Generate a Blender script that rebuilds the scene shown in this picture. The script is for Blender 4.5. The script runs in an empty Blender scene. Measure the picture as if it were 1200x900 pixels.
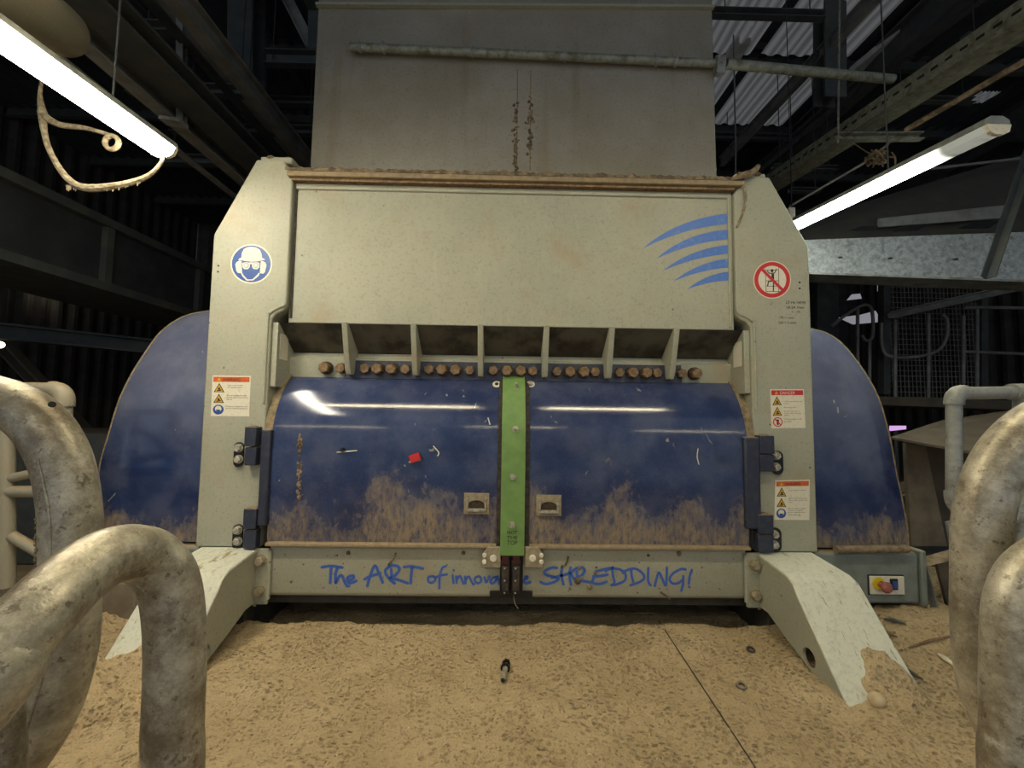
import bpy, math, random
from mathutils import Vector, Matrix, noise, geometry
random.seed(7)
SC = bpy.context.scene
COL = SC.collection
# ------------------------------------------------------------------ camera
F = 485.0; PITCH = math.radians(3.54); ROLL = .014; YAW = math.radians(.86)
CAM = Vector((0.0, -2.54, 1.28))
def _basis():
    sp, cp, sy, cy = math.sin(PITCH), math.cos(PITCH), math.sin(YAW), math.cos(YAW)
    fw = Vector((sy*cp, cy*cp, sp)); r0 = Vector((cy, -sy, 0)); u0 = Vector((-sy*sp, -cy*sp, cp))
    c, s = math.cos(ROLL), math.sin(ROLL)
    return fw, r0*c+u0*s, u0*c-r0*s
FW, RT, UP = _basis()
def P(px, py, Y):
    d = FW*F+RT*(px-600)+UP*(450-py)
    return CAM+d*((Y-CAM.y)/d.y)
def XZ(px, py, Y=0.0):
    p = P(px, py, Y); return (p.x, p.z)
cd = bpy.data.cameras.new('camera'); cam = bpy.data.objects.new('camera', cd); COL.objects.link(cam)
cd.sensor_width = 36; cd.lens = F/1200*36; cd.clip_start = .02
M3 = Matrix((RT, UP, -FW)).transposed()
cam.matrix_world = Matrix.Translation(CAM) @ M3.to_4x4()
SC.camera = cam
# ------------------------------------------------------------------ view, world, light levels
SC.view_settings.view_transform = 'Standard'; SC.view_settings.look = 'None'
SC.view_settings.gamma = 1; SC.view_settings.use_curve_mapping = False
SC.view_settings.exposure = 1.02
LAMP = 23.0           # emission of the side fluorescent lamps
LAMP_NEAR = 40.0      # emission of the lamps over the walkway
ROOF_GLOW = .07
w = bpy.data.worlds.new('world'); SC.world = w; w.use_nodes = True
w.node_tree.nodes['Background'].inputs[0].default_value = (.72, .85, 1, 1)
w.node_tree.nodes['Background'].inputs[1].default_value = .23

# ------------------------------------------------------------------ materials
def lin(c):
    if isinstance(c, str):
        c = [int(c[i:i+2], 16)/255 for i in (0, 2, 4)]
        c = [v/12.92 if v <= .04045 else ((v+.055)/1.055)**2.4 for v in c]
    return (c[0], c[1], c[2], 1)
class N:
    def __init__(s, name):
        s.m = bpy.data.materials.new(name); s.m.use_nodes = True; s.t = s.m.node_tree
        s.b = s.t.nodes['Principled BSDF']; s.co = s.t.nodes.new('ShaderNodeTexCoord')
    def nd(s, k, **kw):
        n = s.t.nodes.new(k)
        for a, v in kw.items():
            if a.startswith('i_'): n.inputs[a[2:].replace('_', ' ')].default_value = v
            else: setattr(n, a, v)
        return n
    def l(s, a, b): s.t.links.new(a, b)
    def mapv(s, scale=(1, 1, 1), rot=(0, 0, 0)):
        n = s.nd('ShaderNodeMapping'); n.inputs['Scale'].default_value = scale; n.inputs['Rotation'].default_value = rot
        s.l(s.co.outputs['Object'], n.inputs['Vector']); return n.outputs[0]
    def noise(s, scale, detail=6, rough=.6, vec=None, lo=0., hi=1.):
        n = s.nd('ShaderNodeTexNoise', i_Scale=scale, i_Detail=detail, i_Roughness=rough)
        s.l(vec or s.co.outputs['Object'], n.inputs['Vector'])
        return s.ramp(n.outputs[0], lo, hi) if (lo, hi) != (0., 1.) else n.outputs[0]
    def ramp(s, f, lo, hi, a=0., b=1.):
        n = s.nd('ShaderNodeMapRange', clamp=True, interpolation_type='SMOOTHSTEP'); s.l(f, n.inputs[0])
        n.inputs[1].default_value = lo; n.inputs[2].default_value = hi
        n.inputs[3].default_value = a; n.inputs[4].default_value = b; return n.outputs[0]
    def mul(s, a, b, op='MULTIPLY'):
        n = s.nd('ShaderNodeMath', operation=op); n.use_clamp = True
        for i, v in enumerate((a, b)):
            if isinstance(v, (int, float)): n.inputs[i].default_value = v
            else: s.l(v, n.inputs[i])
        return n.outputs[0]
    def mix(s, f, a, b):
        n = s.nd('ShaderNodeMix', data_type='RGBA')
        if isinstance(f, (int, float)): n.inputs[0].default_value = f
        else: s.l(f, n.inputs[0])
        for i, v in ((6, a), (7, b)):
            if isinstance(v, (str, tuple)): n.inputs[i].default_value = lin(v)
            else: s.l(v, n.inputs[i])
        return n.outputs[2]
    def mixf(s, f, a, b):
        n = s.nd('ShaderNodeMix', data_type='FLOAT'); s.l(f, n.inputs[0])
        n.inputs[2].default_value = a; n.inputs[3].default_value = b; return n.outputs[0]
    def col(s, c):
        if isinstance(c, (str, tuple)): s.b.inputs['Base Color'].default_value = lin(c)
        else: s.l(c, s.b.inputs['Base Color'])
    def set(s, **kw):
        for k, v in kw.items():
            i = s.b.inputs[k.replace('_', ' ')]
            if hasattr(v, 'node'): s.l(v, i)
            else: i.default_value = v
    def bump(s, h, strength=.3, dist=.01):
        n = s.nd('ShaderNodeBump', i_Strength=strength, i_Distance=dist); s.l(h, n.inputs['Height'])
        if s.b.inputs['Normal'].links: s.l(s.b.inputs['Normal'].links[0].from_socket, n.inputs['Normal'])
        s.l(n.outputs[0], s.b.inputs['Normal'])
    def upness(s, lo=.5, hi=.9):
        g = s.nd('ShaderNodeNewGeometry'); x = s.nd('ShaderNodeSeparateXYZ'); s.l(g.outputs['Normal'], x.inputs[0])
        return s.ramp(x.outputs[2], lo, hi)
    def pos(s, ax):
        g = s.nd('ShaderNodeNewGeometry'); x = s.nd('ShaderNodeSeparateXYZ'); s.l(g.outputs['Position'], x.inputs[0])
        return x.outputs[ax]
MAT = {}
DUST = '9a8260'
def plain(name, c, rough=.6, metal=0., c2=None, scale=20, lo=.35, hi=.7, bump=0, dust=0.):
    n = N(name); k = c
    if c2: k = n.mix(n.noise(scale, lo=lo, hi=hi), c, c2)
    if dust: k = n.mix(n.mul(n.upness(), dust), k, DUST)
    n.col(k); n.set(Roughness=rough, Metallic=metal)
    if bump: n.bump(n.noise(scale*2), bump)
    MAT[name] = n.m; return n.m
def machine_paint():
    n = N('machine_paint')
    c = n.mix(n.noise(2.2, 5, lo=.35, hi=.7), 'a6a592', '9c9e8c')
    c = n.mix(n.mul(n.noise(55, 6, .75, lo=.5, hi=.68), .5), c, '7f7a66')
    c = n.mix(n.mul(n.noise(1., 6, .7, vec=n.mapv((9, 2, 1.2)), lo=.55, hi=.75), .35), c, 'bfbca4')
    c = n.mix(n.mul(n.noise(260, 2, lo=.62, hi=.7), .5), c, '564d3c')
    c = n.mix(n.mul(n.noise(2.4, 9, .75, lo=.48, hi=.7), .55), c, '9c8a6c')
    v = n.nd('ShaderNodeTexVoronoi', i_Scale=7.0); n.l(n.mapv((1, 1, 1)), v.inputs['Vector'])
    c = n.mix(n.mul(n.ramp(v.outputs['Distance'], .03, .055, 1, 0), .8), c, '3d372d')
    c = n.mix(n.mul(n.mul(n.upness(.4, .9), n.noise(9, 6, lo=.38, hi=.55)), .9), c, DUST)
    n.col(c); n.set(Roughness=.55); n.bump(n.noise(120, 3), .12); MAT['paint'] = n.m
def leg_paint():
    n = N('leg_paint')
    c = n.mix(n.noise(30, 4, lo=.45, hi=.7), 'ccccba', 'bfbfae')
    m = n.noise(1.0, 8, .75, vec=n.mapv((7, 3, 3)), lo=.56, hi=.62)
    c = n.mix(m, c, '94805c')
    c = n.mix(n.mul(n.noise(1., 3, .6, vec=n.mapv((60, 14, 14)), lo=.63, hi=.68), .6), c, '7d6c50')
    c = n.mix(n.mul(n.noise(90, 4, lo=.56, hi=.68), .35), c, '87846e')
    n.col(c); n.set(Roughness=.6); n.bump(m, .3, .004); MAT['leg'] = n.m
def chute_paint():
    n = N('chute_paint')
    c = n.mix(n.noise(1.6, 6, lo=.3, hi=.7), '9c968a', '8b8373')
    c = n.mix(n.mul(n.noise(70, 4, lo=.52, hi=.7), .5), c, '6e6656')
    c = n.mix(n.mul(n.noise(1.2, 4, vec=n.mapv((6, 1, .5)), lo=.55, hi=.75), .4), c, '7d6b50')
    n.col(c); n.set(Roughness=.75); n.bump(n.noise(60), .15); MAT['chute'] = n.m
def blue_paint(name, zlo, zhi, topdust):
    n = N(name)
    c = n.mix(n.noise(3, 5, lo=.35, hi=.7), '1f2c54', '25365e')
    z = n.pos(2)
    low = n.ramp(z, zlo, zhi, 1, 0); low = n.mul(low, n.noise(1.3, 3, lo=.15, hi=.5))
    thick = n.noise(2.6, 9, .72, vec=n.mapv((1, 1, .8)))
    streak = n.noise(1.5, 6, .7, vec=n.mapv((14, 3, 3)))
    s2 = n.mul(thick, n.mul(low, .42), 'ADD')
    m = n.ramp(s2, .62, .84)
    m = n.mul(m, n.ramp(streak, .25, .55, .35, 1))
    film = n.mul(n.noise(4.5, 6, lo=.35, hi=.75), .28)
    film = n.mul(film, n.mul(n.ramp(z, zhi, zhi+.7), topdust), 'ADD')
    c = n.mix(film, c, '757888'); c = n.mix(n.mul(m, n.mul(n.noise(40, 6, .8, vec=n.mapv((1, 1, .35)), lo=.3, hi=.6), .8)), c, '9d8865')
    v = n.nd('ShaderNodeTexNoise', i_Scale=5, i_Detail=10, i_Distortion=2.); n.l(n.mapv((2, 1, 1.2), (0, .6, 0)), v.inputs['Vector'])
    sc = n.ramp(v.outputs[0], .70, .72); c = n.mix(n.mul(sc, .6), c, 'b0a890')
    c = n.mix(n.mul(n.noise(300, 2, lo=.66, hi=.72), .5), c, 'a09880')
    n.col(c)
    n.set(Roughness=n.mixf(m, .13, .8)); n.set(Coat_Weight=.0)
    n.bump(m, .25, .003); MAT[name] = n.m
def galv(name, c1, c2, c3, scale=8., rough=.5):
    n = N(name)
    c = n.mix(n.noise(scale, 6, .7, lo=.35, hi=.62), c1, c2)
    c = n.mix(n.noise(scale*.5, 8, .75, lo=.52, hi=.66), c, c3)
    c = n.mix(n.mul(n.noise(scale*6, 4, lo=.6, hi=.7), .7), c, '5c5140')
    n.col(c); n.set(Roughness=rough, Metallic=.15); n.bump(n.noise(scale*5, 4), .25, .003); MAT[name] = n.m
def rail_mat():
    n = N('rail_galvanised')
    c = n.mix(n.noise(14, 9, .78, lo=.38, hi=.62), 'c0b9a6', '8f8876')
    c = n.mix(n.mul(n.noise(5, 9, .8, lo=.44, hi=.62), .85), c, '6a5b46')
    c = n.mix(n.mul(n.noise(60, 6, .8, lo=.52, hi=.7), .5), c, 'c9c3b0')
    c = n.mix(n.mul(n.noise(90, 5, .7, lo=.58, hi=.66), .7), c, '57493a')
    g = n.nd('ShaderNodeNewGeometry'); x = n.nd('ShaderNodeSeparateXYZ'); n.l(g.outputs['Normal'], x.inputs[0])
    n.col(c); n.set(Roughness=.4, Metallic=.35)
    n.bump(n.noise(80, 6), .5, .002); n.bump(n.noise(14, 6), .5, .006); MAT['rail'] = n.m
def sand_mat():
    n = N('sand_dust')
    c = n.mix(n.noise(2.2, 7, .6, lo=.35, hi=.68), 'ccb48c', 'bea67e')
    c = n.mix(n.mul(n.noise(5, 9, .8, lo=.54, hi=.72), .55), c, '917b5a')
    c = n.mix(n.mul(n.noise(160, 3, lo=.55, hi=.68), .5), c, '6d5a40')
    v = n.nd('ShaderNodeTexVoronoi', i_Scale=1., feature='F1'); v.inputs['Randomness'].default_value = .7
    n.l(n.mapv((30, 40, 30), (0, 0, .62)), v.inputs['Vector'])
    pit = n.mul(n.ramp(v.outputs['Distance'], .05, .42, 1, 0), n.noise(4, 5, lo=.28, hi=.6))
    v2 = n.nd('ShaderNodeTexVoronoi', i_Scale=1., feature='F1'); n.l(n.mapv((70, 52, 60), (0, 0, .5)), v2.inputs['Vector'])
    pit2 = n.mul(n.ramp(v2.outputs['Distance'], .1, .4, 1, 0), n.noise(9, 5, lo=.35, hi=.6))
    p3 = n.mul(pit, n.mul(pit2, .6), 'ADD')
    c = n.mix(n.mul(p3, .38), c, '7d6646')
    w_ = n.nd('ShaderNodeTexVoronoi', i_Scale=22.); n.l(n.co.outputs['Object'], w_.inputs['Vector'])
    c = n.mix(n.mul(n.ramp(w_.outputs['Distance'], .05, .08, 1, 0), n.noise(6, lo=.5, hi=.52)), c, 'e0d8c0')
    n.col(c); n.set(Roughness=.95)
    inv = n.nd('ShaderNodeMath', operation='SUBTRACT'); inv.inputs[0].default_value = 1; n.l(p3, inv.inputs[1])
    n.bump(inv.outputs[0], .9, .022)
    n.bump(n.noise(1., 6, .7, vec=n.mapv((40, 75, 40), (0, 0, .5))), .8, .02); n.bump(n.noise(12, 6, .75), .5, .04)
    MAT['sand'] = n.m
def emis(name, c, k, dirt=None):
    n = N(name); n.col('808080')
    n.set(Emission_Color=lin(c), Emission_Strength=k, Roughness=.6)
    if dirt:
        y = n.pos(1); a = n.ramp(y, dirt[0], dirt[1], dirt[2], 1.)
        s = n.mul(a, n.noise(9, 4, lo=.2, hi=.5))
        m = n.nd('ShaderNodeMath', operation='MULTIPLY'); n.l(s, m.inputs[0]); m.inputs[1].default_value = k
        n.set(Emission_Strength=m.outputs[0]); n.col('70706a')
    MAT[name] = n.m
machine_paint(); leg_paint(); chute_paint(); rail_mat(); sand_mat()
blue_paint('blue', .3, 1.05, .16); blue_paint('hoodblue', .3, .85, .5)
galv('galv', '9a9c98', '7e817e', '6c675a'); galv('tray', '989a8a', '7c7e70', '69624f', 20)
galv('channel', 'a6abaa', '868c8b', '76787a', 26, .4)
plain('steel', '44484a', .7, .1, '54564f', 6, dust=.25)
plain('steel_lit', '858580', .7, .1, '6c6b64', 6)  # paler copy of steel, light on the beams put into its colour
plain('steel_skylit', 'c9c9c4', .6, .1, 'a9a9a2', 8); plain('steel_dark', '2b2e32', .8, 0, '383c3e', 4)  # the pale one has daylight from the roof put into its colour
plain('roof', '2e3338', .9, 0, '3a3f42', 2)
plain('wallsheet', '504b45', .85, 0, '3d3a36', 3)
plain('black', '0d0d0d', .5, 0, '1c1a18', 30)
plain('rubber', '2a2624', .8, 0, '4a4034', 40)
plain('maroon', '3a0d10', .5)
plain('green', '68894a', .6, 0, '739452', 14, .35, .7)
plain('rust', '8a7153', .6, .15, '6d563c', 40, .4, .6, .06); plain('washer', '4a3a2a', .7, .2, '33291f', 60)
plain('bolt', 'bdb9ac', .4, .2, '7f776a', 60, dust=.3)
plain('bracket', '8f8268', .8, .1, 'a39880', 40, .4, .65, .2)
plain('seal', '8d7d60', .9, 0, '6d5f48', 30, .4, .65, .3)
plain('dust', '8b7a60', .97, 0, '6e5f4a', 30, .4, .65, .6)
plain('crust', '88775e', .97, 0, '5a4c3a', 16, .4, .6, .9)
plain('hinge', '2b3144', .55, .1, '3a3d48', 30, .45, .7, .1, dust=.8)
plain('ink', '3a5eb0', .6); plain('pen', '1e2022', .7); plain('swoosh', '4a73c0', .5, 0, '6486c2', 30, .5, .7)
plain('white', 'dcd6c2', .5, 0, 'c6bda2', 60, .5, .75); plain('signblue', '2d4f93', .4)
plain('red', 'c42a2a', .45); plain('orange', 'd2622a', .5, 0, 'b8542a', 80); plain('yellow', 'd0a326', .5)
plain('egyellow', 'e0c21a', .5); plain('knob', 'a25a55', .5, 0, '8e5a50', 40); plain('signblack', '1d1c1a', .6)
plain('body', '4a473f', .8, 0, '37332b', 10); plain('boxgrey', '7b837c', .55, 0, '6c7269', 12, dust=.8)
plain('recess_shade', '5a5648', .7, 0, '2e281f', 5, .4, .65)  # darker than machine paint: shade of the downward face put into the colour
plain('stone', 'c4b291', .8, 0, 'b09b78', 30); plain('wood', 'a88f6a', .8, 0, '7d6848', 30); plain('tan', '9a8768', .8, 0, '81705a', 25)
plain('concrete', '7f7360', .9, 0, '6b604e', 8, dust=.6); plain('dimplate', '5b5142', .8, 0, '4a4236', 6)
plain('cablemat', 'a5987c', .95, 0, '7d7058', 40, .4, .6, .6)
plain('ledglass', '8f9aa8', .3)
plain('pipe_pale', '8d8876', .6, .1, '8f8672', 25, .4, .65, .3, dust=.6)
emis('tube', 'fff4dc', LAMP); emis('tube_right', 'f4f6e6', LAMP, (-.30, .05, .006)); emis('tube_near', 'fff2cc', LAMP_NEAR); emis('tube_back', 'fff2cc', LAMP_NEAR*.45)
emis('roof_glow', 'c8ccd0', ROOF_GLOW)
def stripes():
    m = MAT['roof_glow']; t = m.node_tree; b = t.nodes['Principled BSDF']; g = t.nodes.new('ShaderNodeNewGeometry'); w_ = t.nodes.new('ShaderNodeTexWave')
    w_.inputs['Scale'].default_value = 2.6; w_.inputs['Distortion'].default_value = .6; t.links.new(g.outputs['Position'], w_.inputs['Vector'])
    r_ = t.nodes.new('ShaderNodeMapRange'); t.links.new(w_.outputs['Fac'], r_.inputs[0]); r_.inputs[3].default_value = ROOF_GLOW*.45; r_.inputs[4].default_value = ROOF_GLOW
    t.links.new(r_.outputs[0], b.inputs['Emission Strength'])
stripes(); emis('window_glow', '9fb8d0', .25); emis('farlamp', 'fff0d0', 6.)
emis('daylight', 'd8d4e0', .16); emis('pinklight', 'd0a0e0', .5)

# ------------------------------------------------------------------ mesh builder
class MB:
    def __init__(s): s.v = []; s.f = []; s.m = []; s.mats = []; s.cur = 0
    def mat(s, name):
        if name not in s.mats: s.mats.append(name)
        s.cur = s.mats.index(name); return s
    def add(s, vs, fs):
        o = len(s.v); s.v += [Vector(v) for v in vs]
        for f in fs: s.f.append(tuple(i+o for i in f)); s.m.append(s.cur)
        return s
    def box(s, x0, x1, y0, y1, z0, z1):
        v = [(x, y, z) for x in (x0, x1) for y in (y0, y1) for z in (z0, z1)]
        return s.add(v, [(0, 1, 3, 2), (4, 6, 7, 5), (0, 4, 5, 1), (2, 3, 7, 6), (0, 2, 6, 4), (1, 5, 7, 3)])
    def prism(s, pts, axis, a0, a1, holes=()):
        """outline pts (2D) extruded along axis from a0 to a1; axis x:(y,z) y:(x,z) z:(x,y)"""
        def c(p, a): return {'x': (a, p[0], p[1]), 'y': (p[0], a, p[1]), 'z': (p[0], p[1], a)}[axis]
        loops = [list(pts)]+[list(h) for h in holes]
        flat = [p for L in loops for p in L]; n = len(flat)
        tri = geometry.tessellate_polygon([[Vector((p[0], p[1], 0)) for p in L] for L in loops])
        vs = [c(p, a0) for p in flat]+[c(p, a1) for p in flat]
        fs = [tuple(t) for t in tri]+[tuple(i+n for i in reversed(t)) for t in tri]
        if not holes: fs = [tuple(range(n)), tuple(reversed(range(n, 2*n)))]
        k = 0
        for L in loops:
            m = len(L)
            for i in range(m):
                a, b = k+i, k+(i+1) % m; fs.append((b, a, a+n, b+n))
            k += m
        return s.add(vs, fs)
    def tube(s, pts, r, n=12, cap=True, smooth=0):
        pts = [Vector(p) for p in pts]
        if smooth:
            out = []
            for i in range(len(pts)-1):
                p0 = pts[max(i-1, 0)]; p1 = pts[i]; p2 = pts[i+1]; p3 = pts[min(i+2, len(pts)-1)]
                for k in range(smooth):
                    t = k/smooth
                    out.append(.5*((2*p1)+(p2-p0)*t+(2*p0-5*p1+4*p2-p3)*t*t+(3*p1-p0-3*p2+p3)*t**3))
            out.append(pts[-1])
            if isinstance(r, (list, tuple)):
                q = []
                for i in range(len(r)-1): q += [r[i]+(r[i+1]-r[i])*k/smooth for k in range(smooth)]
                r = q+[r[-1]]
            pts = out
        rs = r if isinstance(r, (list, tuple)) else [r]*len(pts)
        T = [(pts[min(i+1, len(pts)-1)]-pts[max(i-1, 0)]).normalized() for i in range(len(pts))]
        a = Vector((0, 0, 1)) if abs(T[0].z) < .9 else Vector((1, 0, 0))
        u = T[0].cross(a).normalized(); vs = []
        for i, p in enumerate(pts):
            u = (u-T[i]*u.dot(T[i])).normalized(); w_ = T[i].cross(u)
            for k in range(n):
                an = 2*math.pi*k/n; vs.append(p+(u*math.cos(an)+w_*math.sin(an))*rs[i])
        fs = []
        for i in range(len(pts)-1):
            for k in range(n):
                a_, b = i*n+k, i*n+(k+1) % n; fs.append((a_, b, b+n, a_+n))
        if cap: fs += [tuple(reversed(range(n))), tuple(range((len(pts)-1)*n, len(pts)*n))]
        return s.add(vs, fs)
    def cyl(s, c, ax, r, h, n=16, r2=None):
        c = Vector(c); ax = Vector(ax).normalized(); return s.tube([c, c+ax*h], [r, r if r2 is None else r2], n)
    def ball(s, c, r, n=12, sq=(1, 1, 1)):
        vs = []; fs = []; c = Vector(c)
        for i in range(n+1):
            th = math.pi*i/n
            for k in range(n*2):
                ph = math.pi*k/n
                vs.append(c+Vector((r*sq[0]*math.sin(th)*math.cos(ph), r*sq[1]*math.sin(th)*math.sin(ph), r*sq[2]*math.cos(th))))
        for i in range(n):
            for k in range(n*2):
                fs.append((i*2*n+k, (i+1)*2*n+k, (i+1)*2*n+(k+1) % (2*n), i*2*n+(k+1) % (2*n)))
        return s.add(vs, fs)
    def beam(s, a, b, w_, h, kind='box', up=(0, 0, 1)):
        a = Vector(a); b = Vector(b); t = (b-a).normalized(); up = Vector(up)
        if abs(t.dot(up)) > .95: up = Vector((0, 1, 0))
        u = t.cross(up).normalized(); v = u.cross(t).normalized(); th = min(w_, h)*.14
        def bx(u0, u1, v0, v1):
            vs = [p+u*x+v*z for p in (a, b) for x in (u0, u1) for z in (v0, v1)]
            s.add(vs, [(0, 1, 3, 2), (4, 6, 7, 5), (0, 4, 5, 1), (2, 3, 7, 6), (0, 2, 6, 4), (1, 5, 7, 3)])
        W, H = w_/2, h/2
        if kind == 'I': bx(-W, W, H-th, H); bx(-W, W, -H, -H+th); bx(-th/2, th/2, -H+th, H-th)
        elif kind == 'L': bx(-W, W, -H, -H+th); bx(-W, -W+th, -H+th, H)
        elif kind == 'C': bx(-W, W, H-th, H); bx(-W, W, -H, -H+th); bx(-W, -W+th, -H+th, H-th)
        else: bx(-W, W, -H, H)
        return s
    def sheet(s, quad, nu, amp, waves):
        """corrugated sheet between 4 corners"""
        A, B, C_, D = [Vector(q) for q in quad]; nrm = (B-A).cross(D-A).normalized(); vs = []; fs = []
        N_ = waves*4
        prof = [0, 0, 1, 1]
        for i in range(N_+1):
            t = i/N_; o = nrm*amp*prof[i % 4]
            vs += [A.lerp(B, t)+o, D.lerp(C_, t)+o, A.lerp(B, t)+o-nrm*.004, D.lerp(C_, t)+o-nrm*.004]
        for i in range(N_):
            k = i*4; fs += [(k, k+4, k+5, k+1), (k+2, k+3, k+7, k+6)]
        fs += [(0, 1, 3, 2), (N_*4, N_*4+2, N_*4+3, N_*4+1)]
        return s.add(vs, fs)
    def build(s, name, parent=None, smooth=True, bevel=0, ang=35, origin=None):
        root = parent
        while root is not None and root.parent is not None: root = root.parent
        if root is not None: org = root.matrix_world.translation if False else Vector(root['_o'])
        else:
            if origin is None:
                xs = [v.x for v in s.v]; ys = [v.y for v in s.v]; zs = [v.z for v in s.v]
                org = Vector(((min(xs)+max(xs))/2, (min(ys)+max(ys))/2, min(zs)))
            else: org = Vector(origin)
        me = bpy.data.meshes.new(name); me.from_pydata([v-org for v in s.v], [], s.f)
        for m in s.mats: me.materials.append(MAT[m])
        me.polygons.foreach_set('material_index', s.m)
        o = bpy.data.objects.new(name, me); COL.objects.link(o)
        if parent is not None: o.parent = parent
        else: o.location = org; o['_o'] = list(org)
        if smooth:
            me.polygons.foreach_set('use_smooth', [True]*len(me.polygons)); me.update()
            me.set_sharp_from_angle(angle=math.radians(ang))
        if bevel:
            b = o.modifiers.new('bevel', 'BEVEL'); b.width = bevel; b.segments = 2; b.limit_method = 'ANGLE'; b.angle_limit = math.radians(40)
        return o
def mb(m): return MB().mat(m)
def thing(name, label, cat, loc, group=None):
    o = bpy.data.objects.new(name, None); COL.objects.link(o); o.location = loc; o['_o'] = list(loc)
    o.empty_display_size = .1
    return tag(o, label, cat, group)
def tag(o, label, cat, group=None):
    o['label'] = label; o['category'] = cat
    if group: o['group'] = group
    return o
def struct(o): o['kind'] = 'structure'; return o
def lab(o, l): o['label'] = l; return o
def strokes(b, lines, wpx, Y, conv):
    """flat ribbons of ink on the vertical plane at Y"""
    for L in lines:
        pts = [P(*conv(*p), Y) for p in L]
        if len(pts) > 2:
            out = []
            for i in range(len(pts)-1):
                p0 = pts[max(i-1, 0)]; p1 = pts[i]; p2 = pts[i+1]; p3 = pts[min(i+2, len(pts)-1)]
                for k in range(5):
                    t = k/5; out.append(.5*((2*p1)+(p2-p0)*t+(2*p0-5*p1+4*p2-p3)*t*t+(3*p1-p0-3*p2+p3)*t**3))
            pts = out+[pts[-1]]
        r = wpx/2/F*(Y-CAM.y); vs = []; n = len(pts)
        for i, p in enumerate(pts):
            t = (pts[min(i+1, n-1)]-pts[max(i-1, 0)]).normalized(); u = Vector((-t.z, 0, t.x))*r
            vs += [p+u, p-u]
        b.add(vs, [(2*i, 2*i+1, 2*i+3, 2*i+2) for i in range(n-1)])
        for p in (pts[0], pts[-1]):
            b.add([p+Vector((math.cos(k*math.pi/5)*r, 0.0002, math.sin(k*math.pi/5)*r)) for k in range(10)], [tuple(range(10))])
def text2d(txt, size, shear=0.):
    c = bpy.data.curves.new('t', 'FONT'); c.body = txt; c.size = size; c.shear = shear
    o = bpy.data.objects.new('t', c); COL.objects.link(o)
    me = bpy.data.meshes.new_from_object(o)
    vs = [tuple(v.co) for v in me.vertices]; fs = [tuple(p.vertices) for p in me.polygons]
    bpy.data.objects.remove(o); bpy.data.curves.remove(c); bpy.data.meshes.remove(me)
    return vs, fs
def put_text(b, txt, px, py, hpx, Y, wpx=None):
    """text with its baseline start at a picture point on plane Y"""
    o = P(px, py, Y); k = (Y-CAM.y)/F; vs, fs = text2d(txt, 1.)
    if not vs: return
    W = max(v[0] for v in vs); sz = hpx*k/.72; sx = sz if wpx is None else wpx*k/W
    dx = (P(px+1, py+0.0, Y)-o).normalized()
    b.add([o+dx*(v[0]*sx)+Vector((0, 0, 1))*v[1]*sz for v in vs], fs)

C0 = .04
# ================================================================== SETTING
# sand covered floor in front of the machine
def hfloor(x, y):
    z = .0
    z += .045*noise.fractal(Vector((x*1.3, y*1.3, 3)), 1., 2., 3)
    z += .012*noise.fractal(Vector((x*7, y*7, 1)), .8, 2., 4)
    z += .0065*noise.fractal(Vector((x*24+y*9, y*30, 9)), .7, 2., 3)
    def g(cx, cy, sx, sy, h): return h*math.exp(-((x-cx)/sx)**2-((y-cy)/sy)**2)
    z += g(-1.85, -.62, .16, .18, .09)+g(-2.3, -.3, .35, .4, .12)+g(-3, -.5, .6, .8, .12)
    z += g(2.35, .0, .45, .25, .07)+g(2.8, -.25, .5, .3, .06)+g(1.15, -.1, .3, .18, .03)+g(-1.1, -.1, .25, .2, .03)
    # clumpy ridges away from the trodden centre
    k = min(1, max(0, (abs(x-.1)-1.2)/.7)); z += k*.028*abs(noise.fractal(Vector((x*9, y*14, 5)), .7, 2., 4))
    # low seams running up the plates
    for sx_, s in ((-.83, .5), (.98, 1)):
        z -= s*.006*math.exp(-((x-sx_)/.008)**2)*(1 if s == 1 else .4)
    if 0 < y and abs(x) < 1.9: z -= min(.12, y*.6)
    # hollows under the two feet
    return z
X0, X1, Y0, Y1 = -3.6, 4.6, -3.2, 1.2
nx, ny = 560, 300
fb = mb('sand')
vs = [(X0+(X1-X0)*i/nx, Y0+(Y1-Y0)*j/ny, 0) for j in range(ny+1) for i in range(nx+1)]
vs = [(x, y, hfloor(x, y)) for x, y, _ in vs]
fb.add(vs, [(j*(nx+1)+i, j*(nx+1)+i+1, (j+1)*(nx+1)+i+1, (j+1)*(nx+1)+i) for j in range(ny) for i in range(nx)])
fl = struct(fb.build('floor', ang=180, origin=(0, 0, 0)))
struct(mb('concrete').box(-9, 11, -6, 14, -.5, -.2).build('floor_slab'))
# ceiling and walls
CE = 6.4
def ceil_sheet():
    b = mb('roof'); b.sheet([(-9, 14, CE), (11, 14, CE), (11, -6, CE), (-9, -6, CE)], 0, .05, 90)
    return struct(b.build('ceiling', smooth=False))
ceil_sheet()
struct(mb('wallsheet').sheet([(-9, 9, -.2), (11, 9, -.2), (11, 9, CE), (-9, 9, CE)], 0, .06, 50).build('wall_back', smooth=False))
struct(mb('wallsheet').sheet([(-8.7, -6, -.2), (-8.7, 8.9, -.2), (-8.7, 8.9, CE), (-8.7, -6, CE)], 0, .06, 50).build('wall_left', smooth=False))
struct(mb('wallsheet').sheet([(10, 9, -.2), (10, -6, -.2), (10, -6, CE), (10, 9, CE)], 0, .06, 50).build('wall_right', smooth=False))
tn = 0
def trim(b, **k):
    global tn; tn += 1
    return struct(b.build('trim_%d' % tn, **k))
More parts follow.
